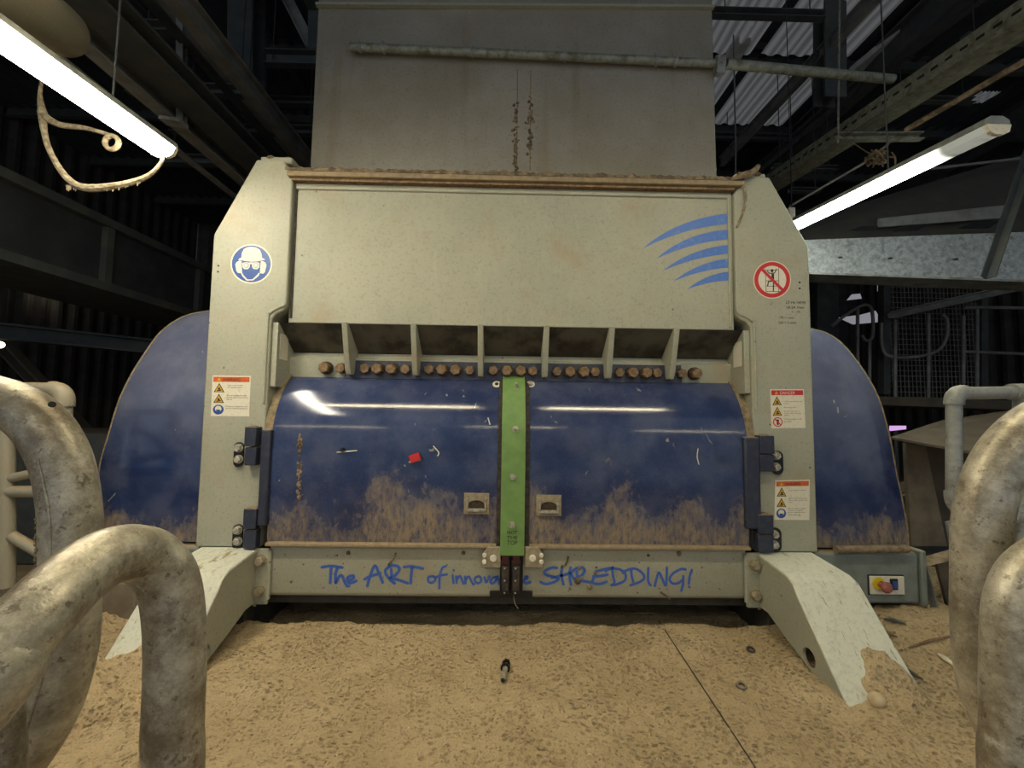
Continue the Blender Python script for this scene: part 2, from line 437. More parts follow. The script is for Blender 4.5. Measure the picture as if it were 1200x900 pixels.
# purlins and rafters under the roof
for yy in (0.2, 1.6, 3.0, 4.4, 5.8, 7.4): trim(mb('steel').beam((-9, yy, CE-.12), (11, yy, CE-.12), .08, .2, 'C'))
for xx in (-4.6, -2.2, 1.9, 4.9, 8): trim(mb('steel').beam((xx, -5, CE-.45), (xx, 9, CE-.45), .18, .4, 'I'))
# roof sheets, their lit look put in as a dim ribbed glow
for i, (xa, xb, ya, yb) in enumerate([(2.3, 3.35, 1.7, 2.9), (3.5, 4.75, 1.7, 2.9), (2.3, 3.35, 3.1, 4.3), (3.5, 4.75, 3.1, 4.3), (2.3, 3.35, .4, 1.5), (3.5, 4.7, .4, 1.5), (-2.1, -1.6, .4, 1.5), (-2.05, -1.6, 1.7, 2.6)]):
    struct(mb('roof_glow').sheet([(xa, yb, CE-.10), (xb, yb, CE-.10), (xb, ya, CE-.10), (xa, ya, CE-.10)], 0, .03, 6).build('window_%d' % (i+1), smooth=False))
q = [P(1130, 120, 4.5), P(1158, 120, 4.5), P(1172, 107, 3.6), P(1148, 107, 3.6)]
q = [(v.x, v.y, 5.9) for v in q]
struct(mb('roof_glow').sheet([P(1128, 121, 3.4), P(1152, 119, 3.4), P(1173, 107, 3.0), P(1150, 107, 3.0)], 0, .02, 5).build('window_9', smooth=False))
struct(mb('window_glow').box(*[v for a in zip(XZ(49, 228, 6.), XZ(60, 207, 6.)) for v in a][:2], 6., 6.03, *sorted((XZ(49, 228, 6.)[1], XZ(60, 207, 6.)[1]))).build('window_10'))

# ================================================================== SHREDDER
sh = thing('industrial_shredder', 'large grey and blue industrial shredder with two curved blue doors and splayed feet', 'machine', (C0, .6, 0.0))
X = lambda x: C0+x
# side frames
for sgn, nm, tz in ((-1, 'left', 2.83), (1, 'right', 2.79)):
    o = [(1.87, .44), (1.87, 2.34), (1.63, tz), (1.46, tz), (1.40, tz-.12), (1.40, 1.90), (1.42, 1.87), (1.46, 1.85), (1.485, 1.82), (1.49, 1.78), (1.49, .44)]
    pts = [(X(sgn*x), z) for x, z in o]
    b = mb('paint').prism(pts, 'y', 0, .34); fr = b.build('side_frame', sh, bevel=.008)
    # raised rolled edge around the inner corner of the opening
    e = [(1.405, 1.95), (1.41, 1.905), (1.45, 1.885), (1.492, 1.855), (1.508, 1.80), (1.508, 1.3)]
    mb('paint').tube([(X(sgn*x), -.002, z) for x, z in e], .009, 8, smooth=4).build('weld_edge', fr)
    # top cap
    mb('paint').box(*sorted((X(sgn*1.42), X(sgn*1.62))), .02, .36, tz-.01, tz+.035).build('top_cap', sh, bevel=.01)
    bb = mb('crust')
    for k in range(26):
        xx = 1.44+.18*random.random(); bb.ball((X(sgn*xx), .02+.25*random.random(), tz+.03), .012+.016*random.random(), 4, (1.4, 1, .7))
    bb.build('dust_crust', sh)
# hopper panel
HP = mb('paint').box(X(-1.40), X(1.40), .03, .08, 1.80, 2.70)
HP.box(X(-1.385), X(1.385), .018, .03, 2.655, 2.68)
HP.build('hopper_panel', sh, bevel=.01)
mb('paint').tube([(X(1.375), .026, 1.82), (X(1.375), .026, 2.68)], .008, 6).build('weld_or_shade_line', sh)
mb('rubber').tube([(X(-1.385), .03, 1.83), (X(-1.385), .03, 2.68)], .009, 6).build('weld_or_shade_line', sh)  # dark strip in place of the shadow in the panel's left groove
# top ledge
mb('tan').box(X(-1.42), X(1.44), -.035, .25, 2.712, 2.745).build('top_ledge', sh, bevel=.006)
mb('rust').box(X(-1.40), X(1.40), -.01, .05, 2.695, 2.713).build('ledge_gap', sh)
cr = mb('crust')
n = 300; vs = []; fs = []
for i in range(n+1):
    x = X(-1.43+2.88*i/n); h = .028+.022*abs(noise.fractal(Vector((x*6, 0, 0)), .7, 2., 5))+.012*noise.noise(Vector((x*40, 2, 0))); f_ = .02*noise.noise(Vector((x*25, 5, 0)))
    vs += [(x, -.035+f_*.3, 2.744), (x, -.028+f_, 2.746+h*.75), (x, .03, 2.746+h), (x, .12, 2.75+h*1.2), (x, .28, 2.75+h)]
for i in range(n):
    for k in range(4): a = i*5+k; fs.append((a, a+5, a+6, a+1))
cr.add(vs, fs); cr.build('dust_crust', sh, ang=60)
# hanging strap of dusty cable at the right end of the ledge
mb('crust').tube([(X(1.36), -.01, 2.75), (X(1.43), -.05, 2.77), (X(1.50), -.03, 2.80), (X(1.56), .0, 2.86)], [.012, .02, .022, .015], 8, smooth=5).build('dusty_strap', sh)
mb('cablemat').tube([(X(1.44), -.03, 2.74), (X(1.462), -.022, 2.66), (X(1.455), -.018, 2.58), (X(1.428), -.014, 2.50), (X(1.405), -.01, 2.45)], .007, 6, smooth=4).build('hanging_cable', sh)
# sloped underside and bolt bar
U = mb('recess_shade').prism([(.03, 1.80), (.05, 1.80), (.27, 1.65), (.27, 1.62), (.25, 1.62)], 'x', X(-1.49), X(1.49)); U.build('recess_plate', sh)
L = mb('paint').prism([(.215, 1.638), (.34, 1.638), (.34, 1.42), (.19, 1.42), (.175, 1.60), (.215, 1.605)], 'x', X(-1.49), X(1.49)); L.build('knife_bar', sh, bevel=.004)
mb('hinge').prism([(.174, 1.588), (.19, 1.588), (.20, 1.47), (.16, 1.47)], 'x', X(-1.09), X(1.12)).build('bolt_rail', sh)
for sgn in (-1, 1):
    mb('paint').box(*sorted((X(sgn*1.49), X(sgn*1.455))), .02, .3, 1.40, 1.80).build('recess_cheek', sh, bevel=.004)
    mb('white').box(*sorted((X(sgn*1.456), X(sgn*1.452))), .05, .14, 1.575, 1.735).build('worn_label', sh)
for px in (403, 484, 563, 641, 718, 794):
    x = P(px, 380, 0).x
    mb('paint').prism([(.0, 1.808), (.04, 1.80), (.24, 1.655), (.21, 1.60), (.17, 1.51), (.15, 1.49), (.105, 1.49), (.08, 1.53)], 'x', x-.017, x+.017).build('gusset', sh, bevel=.004)
def hexbolt(b, c, ax, r, h, washer=True, n=6, rot=0.):
    c = Vector(c); ax = Vector(ax).normalized()
    if washer: b.cyl(c, ax, r*1.25, h*.25, 18); c = c+ax*h*.25
    u = ax.orthogonal().normalized(); u = Matrix.Rotation(rot, 3, ax) @ u; w_ = ax.cross(u); vs = []
    for k, (rr, hh) in enumerate(((r, 0), (r, h*.85), (r*.86, h))):
        for i in range(n):
            a = 2*math.pi*i/n; vs.append(c+ax*hh+(u*math.cos(a)+w_*math.sin(a))*rr)
    fs = [(k*n+i, k*n+(i+1) % n, (k+1)*n+(i+1) % n, (k+1)*n+i) for k in range(2) for i in range(n)]+[tuple(range(2*n, 3*n))]
    b.add(vs, fs)
for px, big in ((381, 1), (399, 0), (427.5, 0), (442.5, 1), (459, 1), (475, 0), (503, 0), (518, 1), (534, 1), (550.5, 0), (578, 0), (594, 1), (610, 1), (624.5, 0), (652.5, 0), (667.5, 1), (684, 1), (697.5, 0), (726, 0), (741, 1), (757, 1), (770, 0), (799, 0), (815, 1)):
    x = P(px, 434, .15).x; b = mb('rust')
    c = Vector((x, .185, 1.535)); ax = Vector((0, -1, -.05))
    b.mat('washer').cyl(c, ax, .042 if big else .034, .03 if big else .012, 20); b.mat('rust')  # dark washers, shadow beneath the bolt heads put into their colour
    hexbolt(b, c+ax.normalized()*(.03 if big else .012), ax, .036 if big else .033, .038, False, rot=random.random()*3)
    b.build('hex_bolt', sh)
# curved doors
def arc(th0, th1, n, R=.56, zc=1.045, y0=-.03):
    return [(R*(1-math.cos(math.radians(a)))+y0, zc+R*math.sin(math.radians(a))) for a in [th0+(th1-th0)*i/n for i in range(n+1)]]
DP = arc(50, 0, 22)+[(-.032, .95), (-.032, .80), (-.030, .65), (-.024, .52), (-.018, .478)]
def prof_surface(b, prof, x0, x1, t, nx=8):
    n = len(prof); vs = []
    for i in range(nx+1):
        x = x0+(x1-x0)*i/nx
        for y, z in prof: vs.append((x, y, z))
    fs = [(i*n+k, (i+1)*n+k, (i+1)*n+k+1, i*n+k+1) for i in range(nx) for k in range(n-1)]
    m = len(vs)
    vs += [(v[0], v[1]+t, v[2]-t*.3) for v in vs]
    fs += [(a+m, d+m, c+m, bb+m) for a, bb, c, d in fs]
    for k in range(n-1): fs += [(k, k+1, k+1+m, k+m), (nx*n+k+1, nx*n+k, nx*n+k+m, nx*n+k+1+m)]
    for i in range(nx): fs += [(i*n, (i+1)*n, (i+1)*n+m, i*n+m), ((i+1)*n+n-1, i*n+n-1, i*n+n-1+m, (i+1)*n+n-1+m)]
    return b.add(vs, [tuple(reversed(f)) for f in fs])
def face_y(z):
    best = min(range(len(DP)-1), key=lambda i: abs((DP[i][1]+DP[i+1][1])/2-z)); (ya, za), (yb, zb) = DP[best], DP[best+1]
    t = (z-za)/(zb-za) if zb != za else 0; return ya+(yb-ya)*t
GX = .052   # centre of the green strip
doors = []
for x0, x1, nm in ((X(-1.435), GX-.095, 'left'), (GX+.10, X(1.435), 'right')):
    d = prof_surface(mb('blue'), DP, x0, x1, .03).build('inspection_door', sh, ang=60)
    lab(d, 'blue curved door, %s one' % nm); doors.append(d)
    rim = [(-.022, .484), (-.045, .478), (-.045, .462), (-.005, .455), (.03, .455), (.03, .48)]
    mb('tan').prism(rim, 'x', x0, x1).build('door_rim', d, bevel=.003)
# side seals following the curve
SP = [(y+.012, z+.014) for y, z in arc(52, -2, 20)]
for sgn in (-1, 1):
    prof_surface(mb('seal'), SP, *sorted((X(sgn*1.487), X(sgn*1.438))), .05).build('door_seal', sh, ang=60)
# centre strips
CP = [(y-.004, z+.004) for y, z in arc(50, 0, 18)]+[(-.036, .9), (-.036, .46)]
for xa, xb in ((GX-.094, GX-.070), (GX+.072, GX+.099)):
    prof_surface(mb('rubber'), CP, xa, xb, .04).build('rubber_strip', sh, ang=60)
GPf = [(y-.022, z+.014) for y, z in arc(53, 0, 18)]+[(-.055, .9), (-.055, .425)]
gs = prof_surface(mb('green'), GPf, GX-.071, GX+.071, .012, 2).build('centre_strip', sh, ang=60); lab(gs, 'bright green strip down the middle between the doors')
for k in range(40):
    pass
for px, py in ((605, 454), (604, 503), (601, 559), (600, 615)):
    z = P(px, py, -.04).z
    b = mb('bolt'); y = -.056 if z < 1.05 else face_y(z)-.024
    z = P(px, py, y).z; yy = y
    th = max(0, math.asin(min(1, max(0, (z-1.045)/.56)))); ax = Vector((0, -math.cos(th), math.sin(th)))
    x = P(px, py, yy).x
    b.cyl((x, yy+.004, z), ax, .019, .006, 18); hexbolt(b, Vector((x, yy+.004, z))+ax*.006, ax, .013, .012, False); b.cyl(Vector((x, yy, z))+ax*.018, ax, .007, .022, 12)
    b.build('strip_bolt', gs)
b = mb('signblack'); put_text(b, 'TOP', 595.5, 449.5, 5, .10, 14)
for v in range(len(b.v)): b.v[v].y = face_y(b.v[v].z)-.028
b.build('marker_writing', gs, smooth=False)
b = mb('signblack'); put_text(b, 'NOT', 594, 626, 4, -.0565, 12); put_text(b, 'THE', 594, 632, 4, -.0565, 12); put_text(b, 'TOP', 594, 638.5, 5, -.0565, 12)
b.build('marker_writing', gs, smooth=False)
# corner washers at the strip top
for px, hole in ((582, 1), (622, 0)):
    p = P(px, 451, .13); yy = face_y(p.z)-.005; ax = Vector((0, -.7, .6))
    b = mb('white'); b.cyl((p.x, yy+.01, p.z), ax, .027, .008, 20)
    b.mat('signblack' if hole else 'bolt').cyl(Vector((p.x, yy+.01, p.z))+ax*.008, ax, .012 if hole else .016, .004 if hole else .012, 16)
    b.build('corner_washer', sh)
# recessed handles on doors
for i, (px, py) in enumerate(((558.5, 590), (643, 592))):
    p = P(px, py, -.034); x, z = p.x, p.z; y = -.034
    b = mb('bracket'); w_, h = .075, .062
    ring = [(x-w_, z-h), (x+w_, z-h), (x+w_, z+h), (x-w_, z+h)]
    hole = [(x-w_*.62, z-h*.5)]+[(x-w_*.62*math.cos(a), z-h*.1+h*.42*math.sin(a)) for a in [math.pi*k/12 for k in range(13)]]+[(x+w_*.62, z-h*.5)]
    b.prism(ring, 'y', y-.008, y, holes=[hole]); b.build('handle_plate', doors[i], bevel=.002)
    b = mb('washer').prism(hole, 'y', y-.002, y+.0005); b.build('handle_cup', doors[i])  # flat dark patch, the shade of the cup's hollow put into its colour
    b = mb('bolt'); b.tube([(x-w_*.72, y-.012, z+h*.55), (x-w_*.72, y-.016, z-h*.6), (x+w_*.72, y-.016, z-h*.6), (x+w_*.72, y-.012, z+h*.55)], .006, 8)
    b.box(x-w_*.62, x+w_*.62, y-.022, y-.01, z-h*.68, z-h*.42); b.build('handle_bail', doors[i])
# red tag and marks on the left door
p = P(487, 536, -.036); b = mb('red'); b.beam((p.x-.028, p.y-.02, p.z-.01), (p.x+.03, p.y-.022, p.z+.012), .012, .045, 'box'); b.mat('bracket').beam((p.x-.035, p.y-.01, p.z-.026), (p.x+.035, p.y-.012, p.z-.012), .02, .01)
b.build('red_tag', doors[0])
b = mb('black').cyl(P(402, 527, -.036), (0, -1, 0), .012, .02, 10); b.mat('white').beam(P(395, 530, -.037), P(418, 528, -.037), .003, .005); b.build('door_stud', doors[0])
b = mb('white')
def ws(x, y): return (x, y)
strokes(b, [[(395, 530), (406, 529), (418, 528)], [(508, 523), (514, 530), (513, 534)], [(572, 490), (574, 497)]], 1.3, -.034, ws)
b.build('paint_chip', doors[0], smooth=False)
b = mb('crust')
for k in range(60):
    t = random.random(); px = 351+random.gauss(0, 1.6); py = 510+t*75; p = P(px, py, -.03); b.ball((p.x, face_y(p.z)-.001, p.z), .003+.006*random.random(), 4, (1, .5, 1.6))
b.build('dust_crust', doors[0])
b = mb('white'); strokes(b, [[(818, 526), (817, 535), (819, 544)]], 1.2, -.0335, ws); b.build('paint_chip', doors[1], smooth=False)
# hinges
def hinge(bar, kn, plates, bolts):
    Yf = -.03
    h = mb('hinge'); (xa, za), (xb, zb) = XZ(bar[0], bar[3], Yf), XZ(bar[2], bar[1], Yf)
    h.box(xa, xb, -.055, .02, za, zb); hb = h.build('hinge_bar', sh, bevel=.012)
    for k in kn:
        (xa, za), (xb, zb) = XZ(k[0], k[3], Yf), XZ(k[2], k[1], Yf)
        zm = za+(zb-za)*.48
        b = mb('hinge').box(xa, xb, -.06, -.0, zm+.003, zb); b.box(xa+.003, xb, -.052, -.0, za, zm-.003)
        b.mat('crust').ball(((xa+xb)/2, -.03, zb), .03, 6, (1., 1., .25)); b.build('hinge_knuckle', sh, bevel=.008)
    for i, k in enumerate(plates):
        (xa, za), (xb, zb) = XZ(k[0], k[3], 0), XZ(k[2], k[1], 0); r = (xb-xa)/2; cx = (xa+xb)/2
        out = [(cx+r*math.cos(a), zb-r+r*math.sin(a)) for a in [math.pi*j/10 for j in range(11)]]+[(cx-r*math.cos(a), za+r-r*math.sin(a)) for a in [math.pi*j/10 for j in range(11)]]
        pl = mb('black').prism(out, 'y', -.014, 0).build('hinge_plate', sh, bevel=.002)
        for (bx_, by_) in bolts[2*i:2*i+2]:
            p = P(bx_, by_, -.014); b = mb('bolt'); hexbolt(b, (p.x, -.014, p.z), (0, -1, 0), .021, .02); b.build('hinge_bolt', pl)
hinge((303, 503, 320, 616), ((288, 500, 304, 545), (286.5, 595, 304, 642)), ((274.5, 518, 287, 547), (273, 614, 286, 643)), ((280, 525), (280, 538), (279, 621), (279, 634)))
hinge((872, 512, 888, 619), ((888, 510, 904, 552), (886, 602, 903, 646)), ((904, 528, 916, 556), (902, 618, 914, 646)), ((909, 534), (909, 547), (907, 626), (907, 638)))
# cross beam
BM = [(0, .452), (0, .185), (.006, .17), (.02, .158), (.05, .155), (.05, .452)]
mb('paint').prism(BM, 'x', X(-1.425), X(1.425)).build('cross_beam', sh, ang=50)
mb('boxgrey').box(X(-1.42), X(1.42), .03, .1, .45, .475).build('door_sill', sh)
mb('body').box(X(-1.49), X(1.49), .10, .16, .08, .16).build('lower_rail', sh)
mb('body').box(X(-1.45), X(1.45), .36, 1.5, .12, 2.68).build('machine_body', sh)
mb('steel_dark').box(X(-1.45), X(1.45), .2, .36, .12, 1.42).build('rotor_housing', sh)
for sgn in (-1, 1):
    mb('body').box(*sorted((X(sgn*1.56), X(sgn*1.86))), .01, 1.3, -.15, .44).build('frame_foot', sh, bevel=.008)
bf = mb('ink')
ca = lambda x, y: (370+x*110/1200, 650+y*50/545)
strokes(bf, [[(80, 160), (200, 145), (340, 165)], [(200, 150), (190, 250), (185, 360)], [(285, 160), (255, 230), (250, 340), (262, 355), (300, 280), (335, 270), (370, 350), (400, 400), (425, 400)],
             [(425, 330), (470, 310), (485, 275), (450, 270), (405, 300), (415, 350), (460, 360), (520, 335)],
             [(660, 400), (700, 260), (755, 140), (800, 220), (855, 355)], [(625, 315), (700, 275), (825, 240)],
             [(965, 190), (968, 280)], [(900, 260), (890, 200), (960, 145), (1040, 145), (1070, 190), (1020, 260), (950, 300), (1050, 320), (1175, 365)], [(900, 250), (940, 310), (1005, 365)],
             [(1130, 158), (1220, 150), (1290, 160), (1370, 178)], [(1232, 155), (1220, 260), (1213, 365)]], 3.2, -.0015, ca)
cb = lambda x, y: (480+x*110/1200, 650+y*50/545)
strokes(bf, [[(290, 275), (240, 290), (240, 340), (280, 360), (325, 330), (325, 285), (300, 280)], [(465, 148), (420, 170), (385, 270), (380, 430)], [(320, 300), (380, 270), (478, 252)],
             [(550, 265), (560, 365)], [(562, 195), (566, 202)], [(595, 280), (600, 360)], [(600, 330), (635, 275), (660, 300), (690, 372)], [(710, 280), (715, 368)], [(715, 330), (755, 278), (785, 330), (810, 375), (825, 375)],
             [(880, 275), (835, 300), (840, 345), (880, 365), (915, 335), (905, 290), (880, 275)], [(955, 290), (980, 355), (1020, 275)], [(1130, 280), (1060, 300), (1035, 350), (1070, 365), (1130, 300), (1140, 370), (1158, 375)]], 2.6, -.0015, cb)
lab(bf.build('handwritten_slogan', sh, smooth=False), 'blue marker handwriting reading The ART of innova'); bf = mb('ink')
cc = lambda x, y: (610+x*110/1200, 650+y*50/545)
strokes(bf, [[(45, 320), (85, 300), (85, 280), (60, 285)], [(40, 350), (75, 365), (125, 352)],
             [(465, 168), (400, 165), (310, 210), (330, 260), (480, 300), (440, 345), (330, 375), (255, 350)],
             [(530, 165), (522, 260), (548, 380)], [(400, 295), (520, 268), (640, 235)], [(640, 165), (625, 260), (645, 385)],
             [(660, 215), (720, 170), (790, 165), (820, 205), (780, 265), (700, 310), (790, 335), (910, 355)], [(720, 210), (725, 270)], [(650, 230), (670, 290), (730, 360)],
             [(960, 215), (1080, 185), (1180, 165)], [(930, 275), (1000, 275), (1110, 255)], [(945, 290), (920, 330), (945, 370), (1030, 370), (1100, 345)]], 3.0, -.0015, cc)
cdd = lambda x, y: (710+x*110/1200, 650+y*50/545)
strokes(bf, [[(0, 210), (60, 180), (180, 190), (250, 250), (240, 330), (150, 375), (70, 388)], [(85, 165), (90, 260), (112, 345)],
             [(215, 230), (290, 190), (380, 180), (470, 240), (490, 300), (430, 350), (315, 390)], [(325, 190), (330, 270), (350, 345)],
             [(543, 170), (540, 330), (572, 392)], [(625, 400), (665, 250), (690, 240), (740, 350), (770, 385), (780, 165)],
             [(1020, 190), (960, 185), (860, 240), (815, 310), (850, 365), (920, 365), (985, 320)], [(990, 275), (985, 380), (965, 460)], [(1100, 195), (1070, 280), (1060, 370)], [(1064, 410), (1070, 414)]], 2.8, -.0015, cdd)
lab(bf.build('handwritten_slogan', sh, smooth=False), 'blue marker handwriting ending the line, reading e SHREDDING!')
# stuck lumps of mud on the beam
b = mb('crust')
for px, py, r in ((677, 681, .03), (691, 688, .022), (679, 666, .016), (698, 672, .016), (682, 677, .012), (699, 665, .01), (668, 690, .012), (659, 664, .013), (543, 648, .018), (408, 648, .018), (760, 651, .014), (796, 649, .022), (427, 665, .006), (341, 682, .012), (459, 660, .006), (395, 651, .008), (532, 668, .007)):
    p = P(px, py, -.004); b.ball((p.x, -.002, p.z), r*.7, 6, (1, .6, 1))
for k in range(110):
    p = P(random.uniform(322, 868), random.uniform(648, 697), 0); b.ball((p.x, 0, p.z), random.uniform(.002, .005), 3, (1, .4, 1))
for (a, c) in (((455, 662), (464, 648)), ((785, 702), (774, 694)), ((662, 663), (666, 652))): b.tube([P(*a, -.004), P((a[0]+c[0])/2+1, (a[1]+c[1])/2, -.006), P(*c, -.004)], .006, 6)
b.build('mud_spots', sh)['kind'] = 'stuff'
# brackets and latch rods at the bottom centre
for sgn, cx in ((-1, 576), (1, 626)):
    p = P(cx, 652, -.02); b = mb('bracket')
    out = [(p.x-.055, p.z-.055), (p.x+.055, p.z-.055), (p.x+.055, p.z+.02), (p.x+(.02 if sgn > 0 else .055), p.z+.065), (p.x-(.055 if sgn > 0 else .02), p.z+.065), (p.x-.055, p.z+.02)]
    bk = b.prism(out, 'y', -.05, 0).build('latch_bracket', sh, bevel=.004)
    for dx, dz, r in ((-.012*sgn, 0.0, .021), (.04*sgn, .018, .013), (.04*sgn, -.02, .014)):
        b = mb('white'); b.cyl((p.x+dx, -.05, p.z+dz), (0, -1, 0), r, .012, 16, r*.8); b.build('bolt_head', bk)
for cx in (592.5, 605):
    p = P(cx, 650, -.035); q = P(cx, 695, -.035)
    b = mb('black').box(p.x-.027, p.x+.027, -.05, 0, q.z, p.z-.03); b.mat('maroon').box(p.x-.022, p.x+.022, -.052, -.002, p.z-.05, p.z+.05)
    b.mat('rubber').box(p.x-.02, p.x+.02, -.058, -.05, q.z+.02, p.z-.06); rod = b.build('latch_rod', sh, bevel=.004)
    for pz in (q.z+.01, p.z-.07, (p.z+q.z)/2-.03): mb('bolt').cyl((p.x-.004, -.056, pz), (0, -1, 0), .005, .006, 8).build('rivet', rod)
(xa, za), (xb, zb) = XZ(574, 700, -.01), XZ(624, 693, -.01)
mb('black').box(xa, xb, -.012, -.001, za, zb).build('latch_foot', sh)
(xa, za), (xb, zb) = XZ(585.5, 694, -.006), XZ(613, 648, -.006)
mb('black').box(xa, xb, -.008, -.0005, za, zb).build('latch_backplate', sh)
mb('cablemat').tube([P(602, 697, -.01), P(603, 706, -.02), P(607, 713, -.02)], .003, 6, smooth=3).build('loose_wire', sh)
# splayed feet
for sgn in (-1, 1):
    ft = [(0, .425), (-.27, .395), (-.315, .37), (-.345, .325), (-.66, -.03)]
    lo = [(-.60, -.05), (-.50, -.01), (-.25, .07), (-.10, .13), (-.03, .13), (0, .10)]
    xin, xout0, xout1 = 1.49, 1.83, 1.86
    b = mb('leg'); t = .018
    vs = []; 
    for i, (y, z) in enumerate(ft):
        k = i/(len(ft)-1); xo = xout0+(xout1-xout0)*k
        vs += [(X(sgn*xin), y, z+t), (X(sgn*xo), y, z+t), (X(sgn*xin), y, z-.004), (X(sgn*xo), y, z-.004)]
    fs = []
    for i in range(len(ft)-1):
        a = i*4; c = a+4
        fs += [(a, a+1, c+1, c), (a+2, c+2, c+3, a+3), (a, c, c+2, a+2), (a+1, a+3, c+3, c+1)]
    fs += [(0, 2, 3, 1), (16, 17, 19, 18)]
    if sgn > 0: fs = [tuple(reversed(f)) for f in fs]
    leg = b.add(vs, fs).build('splayed_foot', sh, bevel=.006)
    hc = [( -.42+.045*math.cos(a), .065+.045*math.sin(a)) for a in [2*math.pi*k/20 for k in range(20)]]
    side = ft+lo
    mb('paint').prism(side, 'x', *sorted((X(sgn*1.492), X(sgn*1.508))), holes=[hc]).build('side_web', leg)
    mb('paint').prism(side, 'x', *sorted((X(sgn*1.80), X(sgn*1.816))), holes=[hc]).build('side_web', leg)
    fl_ = mb('paint').box(*sorted((X(sgn*1.42), X(sgn*1.495))), -.022, .0, .12, .44).build('foot_flange', sh, bevel=.006)
    mb('paint').tube([(X(sgn*1.42), -.012, .15), (X(sgn*1.42), -.012, .43)], .012, 8).build('weld', fl_)
    for zz in (.375, .20):
        b = mb('bracket'); hexbolt(b, (X(sgn*1.462), -.022, zz), (0, -1, 0), .026, .028, rot=.3); b.build('flange_bolt', fl_)
# hoods
HTR = {1: [(950, 385), (967, 388), (987, 400), (1007, 423), (1023, 447), (1033, 467), (1043, 500), (1053, 550), (1060, 583), (1067, 620), (1068, 641)],
       -1: [(240, 364), (213, 370), (187, 387), (167, 413), (150, 440), (137, 467), (125, 505), (113, 547), (112, 590), (112, 610), (113, 633)]}
def hood_outline(sgn):
    out = []
    for px, py in HTR[sgn]:
        Y = .1
        for _ in range(6):
            p = P(px, py, Y); Y = .08+.30*max(0, (p.z-1.05)/.83)**2
        out.append((p.x-C0, p.z))
    sm = []
    for i in range(len(out)-1):
        p0, p1, p2, p3 = [Vector(out[min(max(k, 0), len(out)-1)]) for k in (i-1, i, i+1, i+2)]
        for k in range(4):
            t = k/4; sm.append(tuple(.5*((2*p1)+(p2-p0)*t+(2*p0-5*p1+4*p2-p3)*t*t+(3*p1-p0-3*p2+p3)*t**3)))
    out = sm+[out[-1]]; out[-1] = (out[-1][0], .445); top = max(p[1] for p in out)
    return [(sgn*1.82, top)]+out+[(sgn*1.86, .445)]
for sgn in (-1, 1):
    pts = hood_outline(sgn); b = mb('hoodblue')
    # rings inward for a bulging face
    cx = sgn*2.0; cz = .95; vs = []; n = len(pts); fs = []
    fy = lambda z: .08+.30*max(0, (z-1.05)/.83)**2
    rows = 60; zmin = .445; zmax = max(p[1] for p in pts)-.004
    def xo(z):
        for i in range(n-2):
            (x0, z0), (x1, z1) = pts[i], pts[i+1]
            if z1 <= z <= z0+1e-9: return x0+(x1-x0)*((z0-z)/(z0-z1) if z0 > z1 else 0)
        return pts[-2][0]
    cols = 10
    for r in range(rows+1):
        z = zmin+(zmax-zmin)*r/rows; xe = xo(z)
        for c in range(cols+1):
            u = c/cols; x = sgn*1.82+(xe-sgn*1.82)*u; e = max(0, (u-.85)/.15)
            vs.append((X(x), fy(z)+.02*e*e, z))
    for r in range(rows):
        for c in range(cols):
            a = r*(cols+1)+c; fs.append((a, a+1, a+cols+2, a+cols+1))
    if sgn < 0: fs = [tuple(reversed(f)) for f in fs]
    b.add(vs, fs)
    # outer rim going back
    edge = [r*(cols+1)+cols for r in range(rows+1)]+[rows*(cols+1)+c for c in range(cols-1, -1, -1)]
    ev = [Vector(vs[i]) for i in edge]; m = len(ev)
    b.mat('hoodblue').add(ev+[Vector((v.x, 1.2, v.z)) for v in ev], [((i, i+1, i+1+m, i+m) if sgn < 0 else (i+1, i, i+m, i+1+m)) for i in range(m-1)])
    hd = b.build('drive_hood', sh, ang=50); lab(hd, 'rounded blue hood on the %s side' % ('left' if sgn < 0 else 'right'))
    mb('seal').tube([v+Vector((0, .004, 0)) for v in ev[:rows+3]], .008, 6).build('edge_trim', hd)
    mb('rubber').tube([(X(sgn*1.885), .075, .45), (X(sgn*1.885), .075, 1.15), (X(sgn*1.872), .085, 1.4)], .014, 8).build('edge_seal', hd)
    # base box
    base = mb('boxgrey').box(*sorted((X(sgn*1.86), X(sgn*2.53))), .04, 1.1, .12, .43).build('base_box', sh, bevel=.02)
    lab(base, 'grey steel base box under the %s hood' % ('left' if sgn < 0 else 'right'))
    mb('boxgrey').box(*sorted((X(sgn*2.535), X(sgn*2.57))), .03, 1.1, .11, .445).build('corner_post', sh, bevel=.01)
p0 = P(977, 641, .03); p1 = P(1060, 641, .03)
b = mb('dust').tube([(p0.x, .015, p0.z-.01), (p1.x, .015, p1.z-.005)], .024, 12); b.build('rolled_cover', sh)
(xa, za), (xb, zb) = XZ(1019, 696, .035), XZ(1058, 675, .035)
b = mb('signblack').box(xa-.006, xb+.006, .034, .045, za-.006, zb+.006); b.mat('white').box(xa, xb, .026, .04, za, zb); cp = b.build('control_panel', sh, bevel=.003)
p = P(1034, 686, .02); b = mb('egyellow').cyl((p.x-.02, .03, p.z+.01), (0, -1, 0), .036, .012, 20)
b.mat('knob').tube([(p.x-.012, .02, p.z+.008), (p.x-.008, .0, p.z+.004), (p.x-.006, -.012, p.z)], [.02, .02, .032], 16).ball((p.x-.004, -.014, p.z), .034, 8, (1, .6, 1)); b.build('emergency_button', cp)
p = P(1048, 685, .02); b = mb('signblack').box(p.x-.022, p.x+.022, .018, .03, p.z-.032, p.z+.032); b.mat('signblue').box(p.x-.012, p.x+.012, .01, .02, p.z-.022, p.z+.022); b.build('switch', cp)
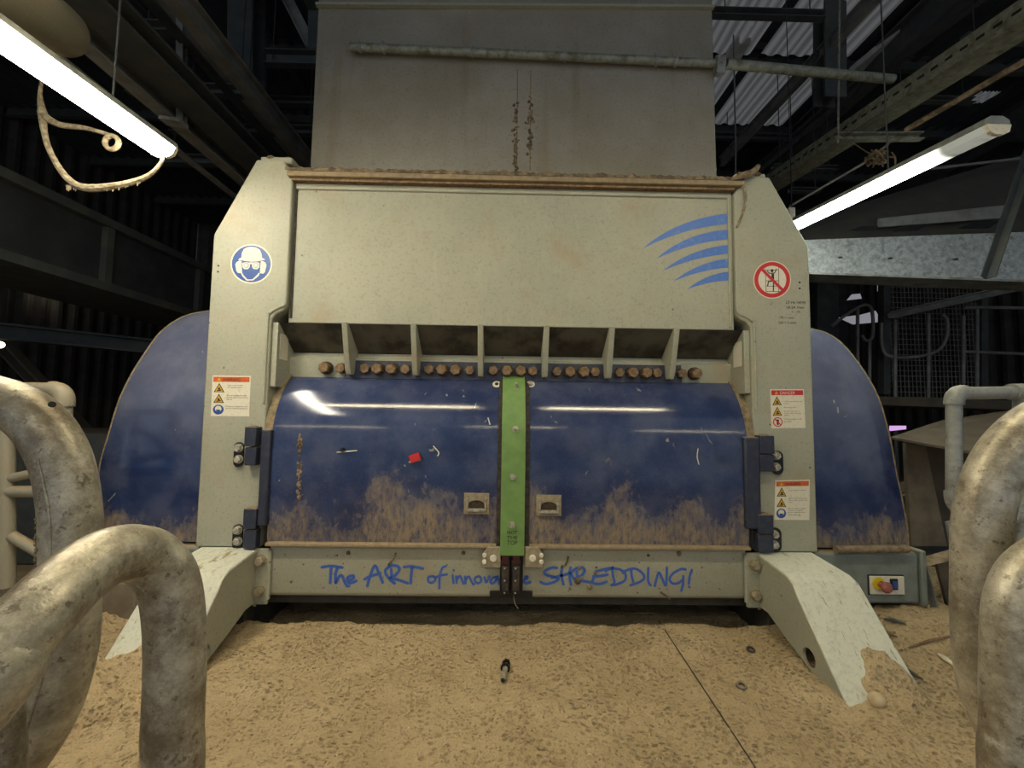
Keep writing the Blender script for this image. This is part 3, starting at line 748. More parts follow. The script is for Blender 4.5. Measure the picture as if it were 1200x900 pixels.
# swoosh logo
cs = lambda x, y: (750+x/2.647, y/2.647)
b = mb('swoosh')
for (tx, ty), (cu), (ex, eu, el), cl in (((10, 770), (110, 680), (270, 663, 695), (140, 705)), ((50, 803), (140, 722), (272, 712, 742), (160, 752)), ((70, 840), (160, 770), (273, 760, 787), (170, 797)), ((103, 873), (180, 812), (275, 802, 830), (190, 836)), ((147, 897), (200, 852), (276, 842, 870), (215, 872))):
    q = lambda a, c, e, t: (a[0]*(1-t)**2+2*c[0]*t*(1-t)+e[0]*t*t, a[1]*(1-t)**2+2*c[1]*t*(1-t)+e[1]*t*t)
    vs = []
    for k in range(17):
        t = k/16; vs += [P(*cs(*q((tx, ty), cu, (ex, eu), t)), .0285), P(*cs(*q((tx, ty), cl, (ex, el), t)), .0285)]
    b.add(vs, [(2*i, 2*i+1, 2*i+3, 2*i+2) for i in range(16)])
lab(b.build('swoosh_logo', sh, smooth=False), 'five curved blue stripes logo')
# stickers
class Sticker:
    def __init__(s, tl, tr, br, bl): s.c = (tl, tr, br, bl); s.b = MB()
    def p(s, u, v, k=0):
        tl, tr, br, bl = s.c; x = (tl[0]*(1-u)+tr[0]*u)*(1-v)+(bl[0]*(1-u)+br[0]*u)*v; y = (tl[1]*(1-u)+tr[1]*u)*(1-v)+(bl[1]*(1-u)+br[1]*u)*v
        q = P(x, y, -.001); return Vector((q.x, -.001-.0006*k, q.z))
    def poly(s, m, pts, k=1): s.b.mat(m).add([s.p(u, v, k) for u, v in pts], [tuple(range(len(pts)))]); return s
    def circ(s, m, u, v, r, asp, k=1): return s.poly(m, [(u+r*math.cos(a), v+r*asp*math.sin(a)) for a in [2*math.pi*i/32 for i in range(32)]], k)
    def txt(s, m, t, u, v, h, w_, k=2):
        vs, fs = text2d(t, 1.)
        if vs:
            W = max(a[0] for a in vs); s.b.mat(m).add([s.p(u+a[0]/W*w_, v-a[1]*h/.72, k) for a in vs], fs)
        return s
def label_sticker(tl, tr, br, bl, head, word, wcol, symbols, lines, name, desc):
    s = Sticker(tl, tr, br, bl); s.b.mat('white').add([s.p(0, 0), s.p(1, 0), s.p(1, 1), s.p(0, 1)]+[s.p(0, 0)+Vector((0, .001, 0)), s.p(1, 0)+Vector((0, .001, 0)), s.p(1, 1)+Vector((0, .001, 0)), s.p(0, 1)+Vector((0, .001, 0))], [(0, 3, 2, 1), (4, 5, 6, 7)])
    s.poly(head, [(.03, .03), (.97, .03), (.97, .155), (.03, .155)]).poly('yellow', [(.12, .135), (.24, .135), (.18, .045)], 2).txt(wcol, word, .28, .135, .08, .45)
    asp = .87
    for i, k in enumerate(symbols):
        v = .31+.265*i
        if k == 't':
            s.poly('signblack', [(.05, v+.10), (.33, v+.10), (.19, v-.13)]).poly('yellow', [(.085, v+.085), (.295, v+.085), (.19, v-.095)], 2)
            s.circ('signblack', .19, v+.01, .03, asp, 3).poly('signblack', [(.13, v+.07), (.25, v+.06), (.24, v+.03), (.13, v+.05)], 3)
        elif k == 'b': s.circ('signblue', .19, v, .14, asp).circ('white', .19, v-.02, .085, asp, 2).poly('signblue', [(.13, v), (.25, v), (.22, v+.08), (.16, v+.08)], 3)
        elif k == 'r': s.circ('red', .19, v, .14, asp).circ('white', .19, v, .11, asp, 2).poly('signblack', [(.15, v-.07), (.23, v-.06), (.21, v+.08), (.16, v+.07)], 3).poly('red', [(.10, v-.06), (.12, v-.08), (.28, v+.06), (.26, v+.08)], 4)
    for (t, u, v, wd) in lines: s.txt('signblack', t, u, v, .028, wd)
    lab(s.b.build(name, sh, smooth=False), desc)
label_sticker((249, 440), (294, 440.5), (292, 488), (247, 487.5), 'orange', 'WARNING', 'signblack', 'ttb', [('High noise levels', .40, .25, .40), ('ear protection', .40, .30, .38), ('Risk of flinging through', .39, .50, .52), ('thrown objects and may be', .39, .55, .55), ('ejected', .39, .60, .14), ('Protective clothing must', .38, .77, .56), ('be worn during operation', .38, .82, .56)], 'warning_sticker', 'orange headed warning sticker on the left frame')
label_sticker((902.5, 456), (942, 456), (944, 501.5), (904, 502), 'red', 'DANGER', 'white', 'ttr', [('Crush hazard inside the', .38, .33, .55), ('machine', .38, .38, .14), ('Rotating knives', .38, .48, .36), ('Do NOT approach or', .38, .58, .46), ('reach into running', .38, .63, .50), ('device', .38, .68, .16), ('Climbing inside strictly', .38, .78, .52), ('forbidden', .38, .84, .22)], 'danger_sticker', 'red headed danger sticker on the right frame')
label_sticker((908.5, 563), (949, 562), (948.5, 609.5), (907.5, 609), 'orange', 'WARNING', 'signblack', 'ttb', [('Hot surface hazard', .40, .27, .48), ('Before maintenance work', .40, .47, .52), ('turn main switch off', .40, .52, .53), ('first', .40, .57, .1), ('Do not open unless', .38, .72, .5), ('machine is stopped', .38, .77, .42), ('gloves required when', .38, .82, .5), ('handling', .38, .88, .36)], 'warning_sticker', 'orange headed warning sticker low on the right frame')
# round mandatory sign (hard hat, goggles, ear muffs, mask)
R = Sticker((270, 286), (319, 286), (319, 332.5), (270, 332.5))
cz = lambda x, y: ((x/12+240-270)/49, (y/12+270-286)/46.5)
R.circ('white', .5, .5, .5, 1, 0).circ('signblue', .5, .5, .465, 1, 1)
R.poly('white', [cz(*p) for p in ((470, 415), (490, 395), (515, 385), (522, 320), (550, 265), (600, 238), (660, 232), (720, 240), (775, 275), (800, 330), (805, 385), (835, 400), (850, 415), (820, 420), (790, 425), (740, 437), (655, 440), (570, 432), (520, 420), (490, 420))], 2)
R.poly('white', [cz(*p) for p in ((430, 480), (450, 445), (490, 425), (520, 430), (525, 600), (470, 600), (445, 570))], 2)
R.poly('white', [cz(*p) for p in ((870, 490), (850, 450), (815, 432), (790, 432), (775, 600), (820, 610), (845, 590))], 2)
R.poly('white', [cz(*p) for p in ((510, 600), (530, 600), (545, 630), (600, 690), (670, 690), (740, 625), (755, 600), (775, 600), (760, 640), (680, 705), (590, 707), (530, 645))], 2)
for gx in (585, 720):
    R.poly('white', [cz(gx+x, 497+y) for x, y in ((-55, -40), (0, -50), (50, -40), (50, 20), (20, 50), (-30, 48), (-52, 20))], 2)
    R.poly('signblue', [cz(gx+34*math.cos(a), 493+36*math.sin(a)) for a in [2*math.pi*i/20 for i in range(20)]], 3).poly('white', [cz(gx+27*math.cos(a), 493+30*math.sin(a)) for a in [2*math.pi*i/20 for i in range(20)]], 4)
R.poly('white', [cz(*p) for p in ((625, 450), (680, 450), (680, 475), (625, 475))], 2)
lab(R.b.build('safety_sign', sh, smooth=False), 'round blue sign of a head with helmet, goggles and ear muffs')
# round prohibition sign
R = Sticker((882.7, 305.8), (927, 305.8), (927, 350), (882.7, 350))
cz = lambda x, y: ((x/12+870-882.7)/44.3, (y/12+290-305.8)/44.2)
R.circ('white', .5, .5, .5, 1, 0).circ('red', .5, .5, .475, 1, 1).circ('white', .5, .5, .37, 1, 2)
def ln(x0, y0, x1, y1, w_, m='signblack', k=3):
    a = Vector((x0, y0)); b_ = Vector((x1, y1)); t = (b_-a).normalized(); n_ = Vector((-t.y, t.x))*w_/2
    R.poly(m, [cz(*(a+n_)), cz(*(b_+n_)), cz(*(b_-n_)), cz(*(a-n_))], k)
for l in ((320, 290, 330, 625, 7), (508, 280, 508, 625, 7), (330, 318, 500, 318, 7), (330, 470, 510, 470, 7), (330, 545, 510, 545, 7), (330, 620, 520, 620, 7), (345, 330, 375, 365, 13), (375, 365, 450, 360, 13), (450, 360, 478, 300, 13), (425, 370, 425, 480, 36), (435, 480, 432, 620, 16), (410, 478, 365, 478, 14), (365, 478, 352, 545, 15)): ln(*l)
R.poly('signblack', [cz(415+20*math.cos(a), 328+22*math.sin(a)) for a in [2*math.pi*i/16 for i in range(16)]], 3)
ln(262, 300, 572, 612, 40, 'red', 5)
lab(R.b.build('prohibition_sign', sh, smooth=False), 'round red crossed-out sign of a figure climbing')
for t, x, y, h, wd in (('23 Hz NEW', 920.5, 356, 3.4, 25), ('18.2A max', 921, 361.5, 3, 22), ('+/- 1%', 927, 366.5, 2, 11), ('170 = cont', 912, 373.5, 3, 19), ('200 = 5 mins', 912, 379.5, 3, 22)):
    b = mb('pen'); put_text(b, t, x, y, h, -.0015, wd); lab(b.build('marker_note', sh, smooth=False), 'small black handwriting reading '+t)
for px, py in ((256, 311.5), (255.5, 318.5), (937, 331), (937, 338)):
    p = P(px, py, 0); mb('signblack').cyl((p.x, -.0005, p.z), (0, -1, 0), .006, .001, 10).build('screw_hole', sh)
# faded old marking on the hopper panel
# ================================================================== CHUTE
ch = thing('infeed_chute', 'tall dusty grey steel chute rising from the top of the shredder', 'chute', (C0, .5, 2.8))
bl, br, tl, tr = P(356, 200, .25), P(846, 224, .25), P(374, -20, .42), P(834, -20, .42)
bl.z = br.z = 2.765; bl.y = br.y = .29; bl.x += .02; br.x -= .01
# front sheet leaning back; sides run back
vs = [bl, br, tr, tl, Vector((bl.x+.02, 1.3, bl.z)), Vector((br.x-.02, 1.3, br.z)), Vector((tr.x, 1.3, tr.z)), Vector((tl.x, 1.3, tl.z))]
mb('chute').add(vs, [(0, 1, 2, 3), (1, 5, 6, 2), (5, 4, 7, 6), (4, 0, 3, 7), (3, 2, 6, 7)]).build('chute_shell', ch, bevel=.01)
def onch(px, py, off=.0):
    # point on the leaning front sheet
    d = FW*F+RT*(px-600)+UP*(450-py); nrm = (br-bl).cross(tl-bl).normalized()
    k = (bl-CAM).dot(nrm)/d.dot(nrm); p = CAM+d*k
    return p+(nrm if nrm.y < 0 else -nrm)*off
for px in (606, 621.5):
    mb('rust').beam(onch(px-.5, 200, .001), onch(px+.5, 82, .001), .006, .006).build('sheet_seam', ch)
b = mb('crust')
for px, y0, y1, c in ((604, 120, 200, 60), (621, 130, 192, 60)):
    for k in range(c):
        py = random.choice((random.uniform(y0, y1), random.gauss(172, 9), random.gauss(135, 8))); p = onch(px+random.gauss(0, 1.6), py, .002); b.ball(p, random.uniform(.004, .013), 4)
for k in range(60): p = onch(625+random.gauss(0, 10), random.gauss(150, 16), .0); b.ball(p, random.uniform(.002, .005), 3)
b.build('dust_crust', ch)
b = mb('paint').beam(onch(372, 9, .02), onch(835, 12, .02), .03, .02); b.build('stiffener', ch)
# pipe across the chute with clips
pa, pb, pc = onch(414, 64, .06), onch(836, 83, .06), P(1046, 93, .62)
pp = thing('conduit_pipe', 'horizontal grey pipe clipped across the top of the chute', 'pipe', pa)
mb('tray').tube([pa, pb], .028, 12).build('pipe_run', pp)
for px in (424, 451, 553, 659, 764, 786, 835):
    py = 65+(px-424)*.0445; p = onch(px, py, .06); q = onch(px+2.4, py+.1, .06)
    b = mb('galv').cyl(p, q-p, .034, (q-p).length*1.4, 14); b.cyl(p+Vector((0, -.005, .02)), (0, 0, 1), .01, .035, 8); b.build('pipe_clip', pp)
p2 = thing('conduit_pipe', 'grey pipe continuing right from the chute to the cable tray', 'pipe', pb)
mb('tray').tube([pb+Vector((.06, 0, 0)), P(1046, 93, .5)], .034, 12).build('pipe_run', p2)
p = P(843, 88, .3); b = mb('galv').beam(p, p+Vector((0, -.02, .12)), .06, .05); b.build('pipe_bracket', p2)

# ================================================================== LAMPS
def lamp(label, a, b_, mat, wd=.11, visible=True, group=None, caps='white'):
    a = Vector(a); b_ = Vector(b_); t = (b_-a).normalized(); u = t.cross(Vector((0, 0, 1))).normalized(); mid = (a+b_)/2
    L = thing('fluorescent_lamp', label, 'lamp', mid, group)
    W = wd/2
    def ext(m, prof, name, e=0.):
        n = len(prof); vs = [p+u*x+Vector((0, 0, 1))*z for p in (a-t*e, b_+t*e) for x, z in prof]
        fs = [(i, (i+1) % n, (i+1) % n+n, i+n) for i in range(n)]+[tuple(reversed(range(n))), tuple(range(n, 2*n))]
        return mb(m).add(vs, fs).build(name, L, ang=40)
    ext(mat, [(-W, 0), (-W*.8, -.035), (-W*.35, -.05), (W*.35, -.05), (W*.8, -.035), (W, 0)], 'diffuser')
    if mat in ('tube_near', 'tube_back'): ext('white', [(-W*1.15, .0), (-W*1.15, -.04), (-W*1.08, -.04), (-W*1.08, .0)], 'light_baffle'); ext('white', [(W*1.08, .0), (W*1.08, -.04), (W*1.15, -.04), (W*1.15, .0)], 'light_baffle')  # unseen strips added to keep lamp light off the upper chute
    ext('galv', [(-W*1.08, 0.001), (W*1.08, 0.001), (W*1.0, .03), (W*.5, .05), (-W*.5, .05), (-W*1.0, .03)], 'lamp_housing', .012)
    for p, s in ((a, -1), (b_, 1)):
        q = [p+u*x+Vector((0, 0, 1))*z for x, z in [(-W, .0), (-W*.8, -.04), (-W*.35, -.055), (W*.35, -.055), (W*.8, -.04), (W, .0)]]
        n = len(q); vs = q+[v+t*s*.02 for v in q]
        mb(caps).add(vs, [tuple(range(n)), tuple(reversed(range(n, 2*n)))]+[(i, (i+1) % n, (i+1) % n+n, i+n) for i in range(n)]).build('end_cap', L)
    return L
la, lb = P(190, 173, -.25), P(0, 40, -.99)
d = (lb-la).normalized(); lamp('bright fluorescent lamp hanging at the upper left above the handrails', la, la+d*1.5, 'tube', .15)
ra, rb = P(1166, 148, -.50), P(932, 263, .98)
d = (rb-ra).normalized(); lamp('bright fluorescent lamp at the right with one end caked in dust', ra, ra+d*1.9, 'tube_right', .13)
WK = 'lamps over the walkway'
lamp('fluorescent lamp over the walkway above the left door', (-2.15, -1.45, 3.25), (-.35, -1.45, 3.25), 'tube_near', .075, group=WK)
lamp('fluorescent lamp behind the camera to the left', (-4.0, -4.6, 3.0), (-2.2, -4.6, 3.0), 'tube_back', .10, group=WK)
lamp('fluorescent lamp behind the camera to the right', (2.4, -4.6, 3.0), (4.2, -4.6, 3.0), 'tube_back', .10, group=WK)
lamp('added unseen fluorescent lamp behind the camera in the middle', (-.6, -4.0, 3.0), (.9, -4.0, 3.0), 'tube_back', .10, group=WK)  # added out of view to brighten the handrails from the camera side
lamp('fluorescent lamp over the walkway above the right door', (.5, -1.45, 3.25), (1.9, -1.45, 3.25), 'tube_near', .075, group=WK)
# hangers for the lamps
for (x, y, z, l) in ((la.x, la.y-.3, la.z+.05, 'thin steel rod hanging the left lamp from the roof'), (ra.x, .1, 2.85, 'thin steel rod hanging the right lamp from the roof')):
    tag(mb('steel').tube([(x, y, z), (x, y, CE)], .005, 6).build('hanger_rod'), l, 'rod')
# tank
ta, tb = P(70, 34, -.55), P(-60, -50, -1.1); t = (tb-ta).normalized()
b = mb('pipe_pale'); R_ = .125; b.tube([ta-t*.075, ta-t*.065, ta-t*.04, ta, ta+t*.07, tb], [.03, .06, .095, .118, R_, R_], 28)
tag(b.build('air_tank'), 'dusty grey round-ended cylinder beside the upper left lamp', 'cylinder')
# dusty cable loop
D_ = -.3
ck = thing('hanging_cable', 'dust-caked cable looping below the upper left lamp', 'cable', P(100, 216, D_))
mb('cablemat').tube([P(191, 180, -.25), P(188, 192, D_), P(172, 207, D_), (P(140, 217, D_)), P(100, 220, D_), P(78, 208, D_), P(60, 180, D_), P(52, 155, D_), P(50, 132, D_)], [.008, .009, .012, .017, .021, .017, .014, .014, .022], 8, smooth=6).build('cable_run', ck)
mb('cablemat').tube([P(50, 135, D_), P(70, 146, D_), P(100, 150, D_), P(128, 158, D_)], [.022, .016, .012, .011], 8, smooth=6).build('cable_branch', ck)
mb('cablemat').tube([P(131+8*math.cos(a), 167+8*math.sin(a), D_) for a in [2*math.pi*k/14 for k in range(15)]], .013, 8, cap=False).build('cable_ring', ck)
mb('cablemat').tube([P(50, 132, D_), P(47, 110, D_), P(52, 75, D_-.1)], [.02, .01, .004], 8, smooth=4).build('cable_tail', ck)
b = mb('cablemat')
for k in range(40):
    px = random.uniform(75, 172); p = P(px, 219-((px-105)/50)**2*6, D_); b.tube([p, p-Vector((0, 0, random.uniform(.01, .035)))], [.006, .002], 5)
b.build('dust_strands', ck)

# ================================================================== HANDRAILS
def rail(name, label, runs, r, joints=(), m='rail', group=None, loc=None, cat='handrail', sm=6, n=20):
    allp = [p for q in runs for p in q[0]]
    t = thing(name, label, cat, loc or min(allp, key=lambda v: v.z), {'handrail_loop': 'thick foreground handrail loops', 'guard_rail': 'pipe guard rails'}.get(name))
    for pts, rr, nm in runs: mb(m).tube(pts, rr, n, smooth=sm).build(nm, t, ang=60)
    return t
def pl(l, dp): return [P(x, y, CAM.y+(d_ if d_ else dp)) for x, y, d_ in [(q+(None,))[:3] for q in l]]
r1 = rail('handrail_loop', 'thick grey tube handrail loop rising at the left edge, the farther one', [([Vector((-.62, -2.06, .78)), Vector((-.80, -2.05, .95)), Vector((-.84, -2.05, 1.15))]+pl([(-120, 462), (-60, 460), (0, 469), (42, 492), (70, 535), (82, 590), (84, 650), (82, 710), (77, 770), (58, 835), (25, 890), (-20, 940), (-70, 965)], .50)+[Vector((-.74, -2.05, .76)), Vector((-.84, -2.05, .88))], .0272, 'rail_tube')], .028)
b = mb('crust')
for q in range(520):
    t = random.random(); py = 600+t*215; cx = 82.5-max(0, t-.55)*45; a = random.gauss(0, .45)
    c = P(cx, py, CAM.y+.50); d = Vector((-math.cos(a), -math.sin(a)*.9-.25, 0)).normalized(); b.ball(c+d*.0268, random.uniform(.0008, .0024), 3)
b.build('mud_crust', r1)['kind'] = 'stuff'
mb('rail').tube([v+Vector((.004, -.0265, 0)) for v in pl([(70, 535), (82, 590), (84, 650), (82, 710), (77, 770), (58, 835)], .50)], .0016, 6, smooth=6).build('weld_or_shade_line', r1)
p = P(61, 474, CAM.y+.473); mb('signblack').cyl(p, (P(61, 474, CAM.y+.4)-p), .0035, .004, 10).build('drain_hole', r1)
r2 = rail('handrail_loop', 'thick grey tube handrail loop nearest the camera at the lower left', [([Vector((-.50, -2.40, .0)), Vector((-.50, -2.40, .5)), Vector((-.47, -2.36, .88))]+pl([(-60, 850, .29), (0, 770, .31), (48, 716, .335), (95, 672, .37), (135, 650, .40), (170, 651, .43), (194, 674, .445), (204, 715, .45), (206, 780, .45), (203, 860, .45), (201, 960, .45)], .4)+[Vector((P(201, 960, -2.09).x, -2.09, .4)), Vector((P(201, 960, -2.09).x, -2.09, .0))], .0262, 'rail_tube')], .028)
mb('rail').tube([v+Vector((0.004, -.022, -.011)) for v in pl([(48, 716, .335), (95, 672, .37), (135, 650, .40), (168, 652, .43), (193, 676, .445)], .4)], .0014, 6, smooth=6).build('weld_or_shade_line', r2)
r2b = rail('rail_post', 'grey tube post at the lower left edge under the near loop', [(pl([(-8, 800), (-6, 860), (-9, 980)], .40)+[Vector((P(-9, 980, -2.14).x, -2.14, .4)), Vector((P(-9, 980, -2.14).x, -2.14, 0))], .019, 'rail_tube')], .02, cat='post')
r3 = rail('handrail_loop', 'thick grey tube handrail loop at the right edge, the taller one', [(pl([(1300, 470), (1240, 484), (1200, 508), (1168, 548), (1151, 605), (1149, 680), (1150, 750), (1158, 810), (1178, 860), (1210, 900), (1260, 930)], .50)+[Vector((.80, -2.04, .82)), Vector((.90, -2.04, .95)), Vector((.90, -2.04, 1.12)), Vector((.80, -2.04, 1.23)), Vector((.74, -2.04, 1.26))], .0262, 'rail_tube')], .028)
r4 = rail('handrail_loop', 'thick grey tube handrail loop lowest at the right edge, nearest the camera', [([Vector((.70, -2.11, 0)), Vector((.70, -2.11, .6)), Vector((.70, -2.11, .95))]+pl([(1300, 645), (1245, 650), (1208, 672), (1190, 715), (1187, 780), (1187, 860), (1187, 960)], .43)+[Vector((P(1187, 960, -2.11).x, -2.11, .4)), Vector((P(1187, 960, -2.11).x, -2.11, 0))], .0238, 'rail_tube')], .028)
Y_ = CAM.y+1.6; k = rail('guard_rail', 'galvanised pipe guard rail with elbow fittings at the right', [(pl([(1122, 461), (1300, 459)], 1.6), .025, 'top_rail'), (pl([(1118, 466), (1118, 590)], 1.6), .0245, 'upright'), (pl([(1120, 596), (1150, 603), (1300, 608)], 1.6), .023, 'lower_rail'), (pl([(1197, 462), (1197, 660)], 1.6), .0245, 'upright')], .02, m='galv', sm=1)
def elbow(par, a, c, b_, r, m='galv'):
    pts = []
    a, c, b_ = Vector(a), Vector(c), Vector(b_)
    for i in range(9): t_ = i/8; pts.append(a*(1-t_)**2+c*2*t_*(1-t_)+b_*t_*t_)
    mb(m).tube(pts, r, 16).build('elbow_fitting', par)
pq = lambda x, y: P(x, y, Y_)
elbow(k, pq(1130, 460), pq(1117, 459), pq(1118, 474), .030); elbow(k, pq(1118, 576), pq(1117, 596), pq(1134, 600), .029)
mb('galv').tube([pq(1185, 459.5), pq(1212, 459)], .033, 16).build('tee_fitting', k); mb('galv').tube([pq(1183, 603), pq(1210, 606)], .031, 16).build('tee_fitting', k)
# left guard rail
Y2 = CAM.y+2.25; pq2 = lambda x, y: P(x, y, Y2)
k = rail('guard_rail', 'grey pipe guard rail with elbow behind the left loops', [([pq2(-60, 454), pq2(70, 456)], .034, 'top_rail'), ([pq2(8, 456), pq2(8, 688)], .034, 'upright'), ([pq2(75, 466), pq2(76, 690)], .034, 'upright'), ([pq2(-40, 576), pq2(76, 576)], .030, 'middle_rail'), ([pq2(14, 628), pq2(76, 664)], .026, 'diagonal_brace'), ([pq2(-30, 488), pq2(5, 495), pq2(40, 515), pq2(62, 545), pq2(80, 600)], .029, 'curved_brace'), ([pq2(14, 560), pq2(72, 548)], .024, 'diagonal_brace')], .04, sm=1, m='pipe_pale')
elbow(k, pq2(60, 456), pq2(78, 456), pq2(75, 476), .043, 'pipe_pale')

# ================================================================== LEFT SURROUNDINGS
def tbox(name, label, cat, m, args, bevel=0, group=None):
    return tag(mb(m).box(*args).build(name, bevel=bevel), label, cat, group)
tbox('concrete_kerb', 'low dusty concrete kerb left of the shredder', 'kerb', 'concrete', (-6.4, -2.05, -.12, .02, -.1, .29), .02)
tbox('machine_cabinet', 'dark grey steel cabinet behind the left handrails', 'cabinet', 'steel', (-5.2, -2.95, 1.4, 2.4, -.2, 1.0), .02)
def bar(name, label, cat, m, a, b_, w_, h, kind='box', group=None):
    group = group or {'roof_beam': 'steel roof beams', 'cross_member': 'cross members between the roof beams', 'steel_girder': 'dark girders at the left', 'hanger_post': 'posts hanging from the roof', 'diagonal_brace': 'diagonal braces'}.get(name)
    if name == 'cross_member':
        a, b_ = Vector(a), Vector(b_); t = thing(name, label, cat, (a+b_)/2, group); mb(m).beam(a, b_, w_, h, kind).build('beam', t)
        for k in (.12, .88): p = a.lerp(b_, k); mb('steel_dark').tube([p, (p.x, p.y, CE)], .006, 6).build('hanger_rod', t)
        return t
    return tag(mb(m).beam(a, b_, w_, h, kind).build(name), label, cat, group)
# girders low at the left converging behind the machine
g = thing('overhead_conveyor', 'dark enclosed conveyor gallery running back along the left', 'conveyor', (-4.2, 3, 2.3))
mb('steel_dark').box(-4.7, -3.9, -1.5, 8.8, 2.42, 3.0).build('gallery_box', g, bevel=.02)
for zz in (2.40, 3.02): mb('steel').box(-4.75, -3.82, -1.5, 8.8, zz-.04, zz+.04).build('flange', g)
for yy in (-1, .2, 1.4, 2.6, 3.8, 5.0, 6.2, 7.4): mb('steel').box(-3.9, -3.84, yy, yy+.07, 2.44, 2.98).build('stiffener', g)
bar('steel_girder', 'long dark steel girder crossing below the gallery at the left', 'girder', 'steel', P(-40, 384, 2.6), P(260, 415, 3.6), .25, .2, 'I')
bar('diagonal_brace', 'dark diagonal steel brace behind the left handrails', 'brace', 'steel', P(0, 400, 3.8), P(130, 540, 3.8), .15, .15, 'C')
bar('light_slit', 'small bright strip lamp seen low in the dark at the far left', 'lamp', 'farlamp', P(48, 336, 5.2), P(67, 337.5, 5.2), .05, .03)
tag(mb('farlamp').ball(P(0, 404, 3.2), .045, 8).build('far_lamp'), 'small glowing lamp at the left edge behind the loops', 'lamp')
t0 = P(54, 218, 5.98)
tag(mb('black').prism([(t0.x-.13, t0.z-.17), (t0.x+.13, t0.z-.17), (t0.x+.13, t0.z+.17), (t0.x-.13, t0.z+.17)], 'y', 5.9, 5.98, holes=[[(t0.x-.085, t0.z-.13), (t0.x+.085, t0.z-.13), (t0.x+.085, t0.z+.13), (t0.x-.085, t0.z+.13)]]).build('floodlight_frame'), 'dark frame round the small pale light high at the left', 'frame')
# roof steel at the left: beams running away from the camera
def yb(px, py, D, w_, h, y0, y1, kind, m, label, name='roof_beam'):
    p = P(px, py, CAM.y+D); return bar(name, label, 'beam', m, (p.x, y0, p.z), (p.x, y1, p.z), w_, h, kind)
yb(285, 93, 3.2, .10, .16, -1.5, 8.8, 'I', 'steel_lit', 'roof beam passing closest to the left side of the chute')
yb(262, 96, 3.4, .08, .10, -1.5, 8.8, 'L', 'steel', 'thin angle beam just left of the one closest to the chute')
yb(240, 60, 3.6, .10, .12, -1.5, 8.8, 'C', 'steel_lit', 'channel beam high at the left, second from the chute')
yb(240, 128, 3.0, .22, .14, -1.3, 8.8, 'I', 'steel', 'wide dark beam above the left lamp end')
yb(208, 138, 3.0, .10, .14, -1.2, 8.8, 'C', 'steel_lit', 'channel beam directly above the left lamp')
yb(150, 128, 2.8, .06, .06, -.9, 8.8, 'L', 'steel_lit', 'thin angle beam beside the tank at the left')
for i, (x0, x1, py, D, lb_) in enumerate(((200, 385, 150, 4.6, 'dark cross member low beside the left frame'), (310, 390, 68, 4.2, 'thick cross member meeting the chute at the upper left'), (300, 390, 118, 5.2, 'dark cross member behind the chute at mid height'), (190, 300, 187, 4.4, 'lowest short cross member at the left'), (150, 300, 104, 3.8, 'cross member left of the hanging bracket'), (80, 230, 30, 3.6, 'highest cross member at the left'))):
    a = P(x0, py, CAM.y+D); b_ = P(x1, py, CAM.y+D); b_.z = a.z; bar('cross_member', lb_, 'beam', 'steel', a, b_, .08, .10 if i != 1 else .16, 'C')
for i, (px, y0, y1, D, wd, lb_) in enumerate(((213, 18, 147, 3.0, .05, 'hanger post ending in a bracket above the left lamp'), (290, -20, 95, 4.6, .28, 'dark column hanging from the roof left of the chute'), (370, -20, 62, 4.5, .12, 'dark hanging post beside the chute top'))):
    bar('hanger_post', lb_, 'post', 'steel' if i else 'steel_lit', P(px, y0, CAM.y+D), P(px, y1, CAM.y+D), wd, wd, 'I')
tag(mb('galv').beam(P(191, 141, .35), P(216, 145, .35), .08, .025).build('hanger_bracket'), 'small pale bracket plate above the left lamp end', 'bracket')
bar('diagonal_brace', 'sloping steel brace at the upper left of the chute', 'brace', 'steel_lit', P(335, -5, 1.9), P(366, 56, 1.9), .09, .12, 'L')

# ================================================================== RIGHT SURROUNDINGS
# perforated cable tray
ct = thing('cable_tray', 'long perforated cable tray running diagonally at the upper right', 'cable tray', P(905, 215, 1.9))
A_, B_ = P(1215, 2, -.35), P(880, 226, 2.2)
mb('tray').beam(A_, B_, .05, .13, 'C').build('tray_rail', ct)
mb('tray').beam(A_+Vector((.10, 0, -.06)), B_+Vector((.10, 0, -.06)), .16, .008).build('tray_bed', ct)
dv = (B_-A_); L_ = dv.length; dn = dv.normalized(); u = dn.cross(Vector((0, 0, 1))).normalized()
for i in range(int(L_/.09)):
    c = A_+dn*(.05+i*.09); 
    mb('black').beam(c-u*.0265, c+dn*.045-u*.0265, .002, .018).build('slot', ct)
# support arm and rod
bar('support_arm', 'short horizontal arm under the cable tray by the right lamp', 'arm', 'tray', P(980, 161, .75), P(1080, 160, .75), .05, .06, 'C')
tag(mb('tray').tube([P(982, 168, .74), P(984, -20, .74)], .008, 8).build('hanger_rod'), 'thin vertical rod holding the cable tray', 'rod')
tag(mb('steel_lit').tube([P(862, 204, 2.6), P(862, 165, 2.6), (P(862, 165, 2.6).x, 2.6, CE)], .01, 8).build('hanger_rod'), 'short thin rod just above the right frame top', 'rod')
tag(mb('crust').tube([P(1062, 152, .5), P(1200, 72, -.2)], .02, 8).build('dusty_pipe'), 'thin dusty pipe running up to the right above the lamp', 'pipe')
tag(mb('steel_lit').tube([P(925, 242, 1.6), P(1018, 188, 1.2), P(1045, 165, 1.0)], .012, 8).build('dusty_pipe'), 'thin pipe rising above the far part of the right lamp', 'pipe')
b = mb('crust')
cN = P(1026, 185, .45)
for k in range(26):
    a = [cN+Vector((random.gauss(0, .035), random.gauss(0, .03), random.gauss(0, .04))) for _ in range(4)]; b.tube(a, random.uniform(.003, .008), 5, smooth=4)
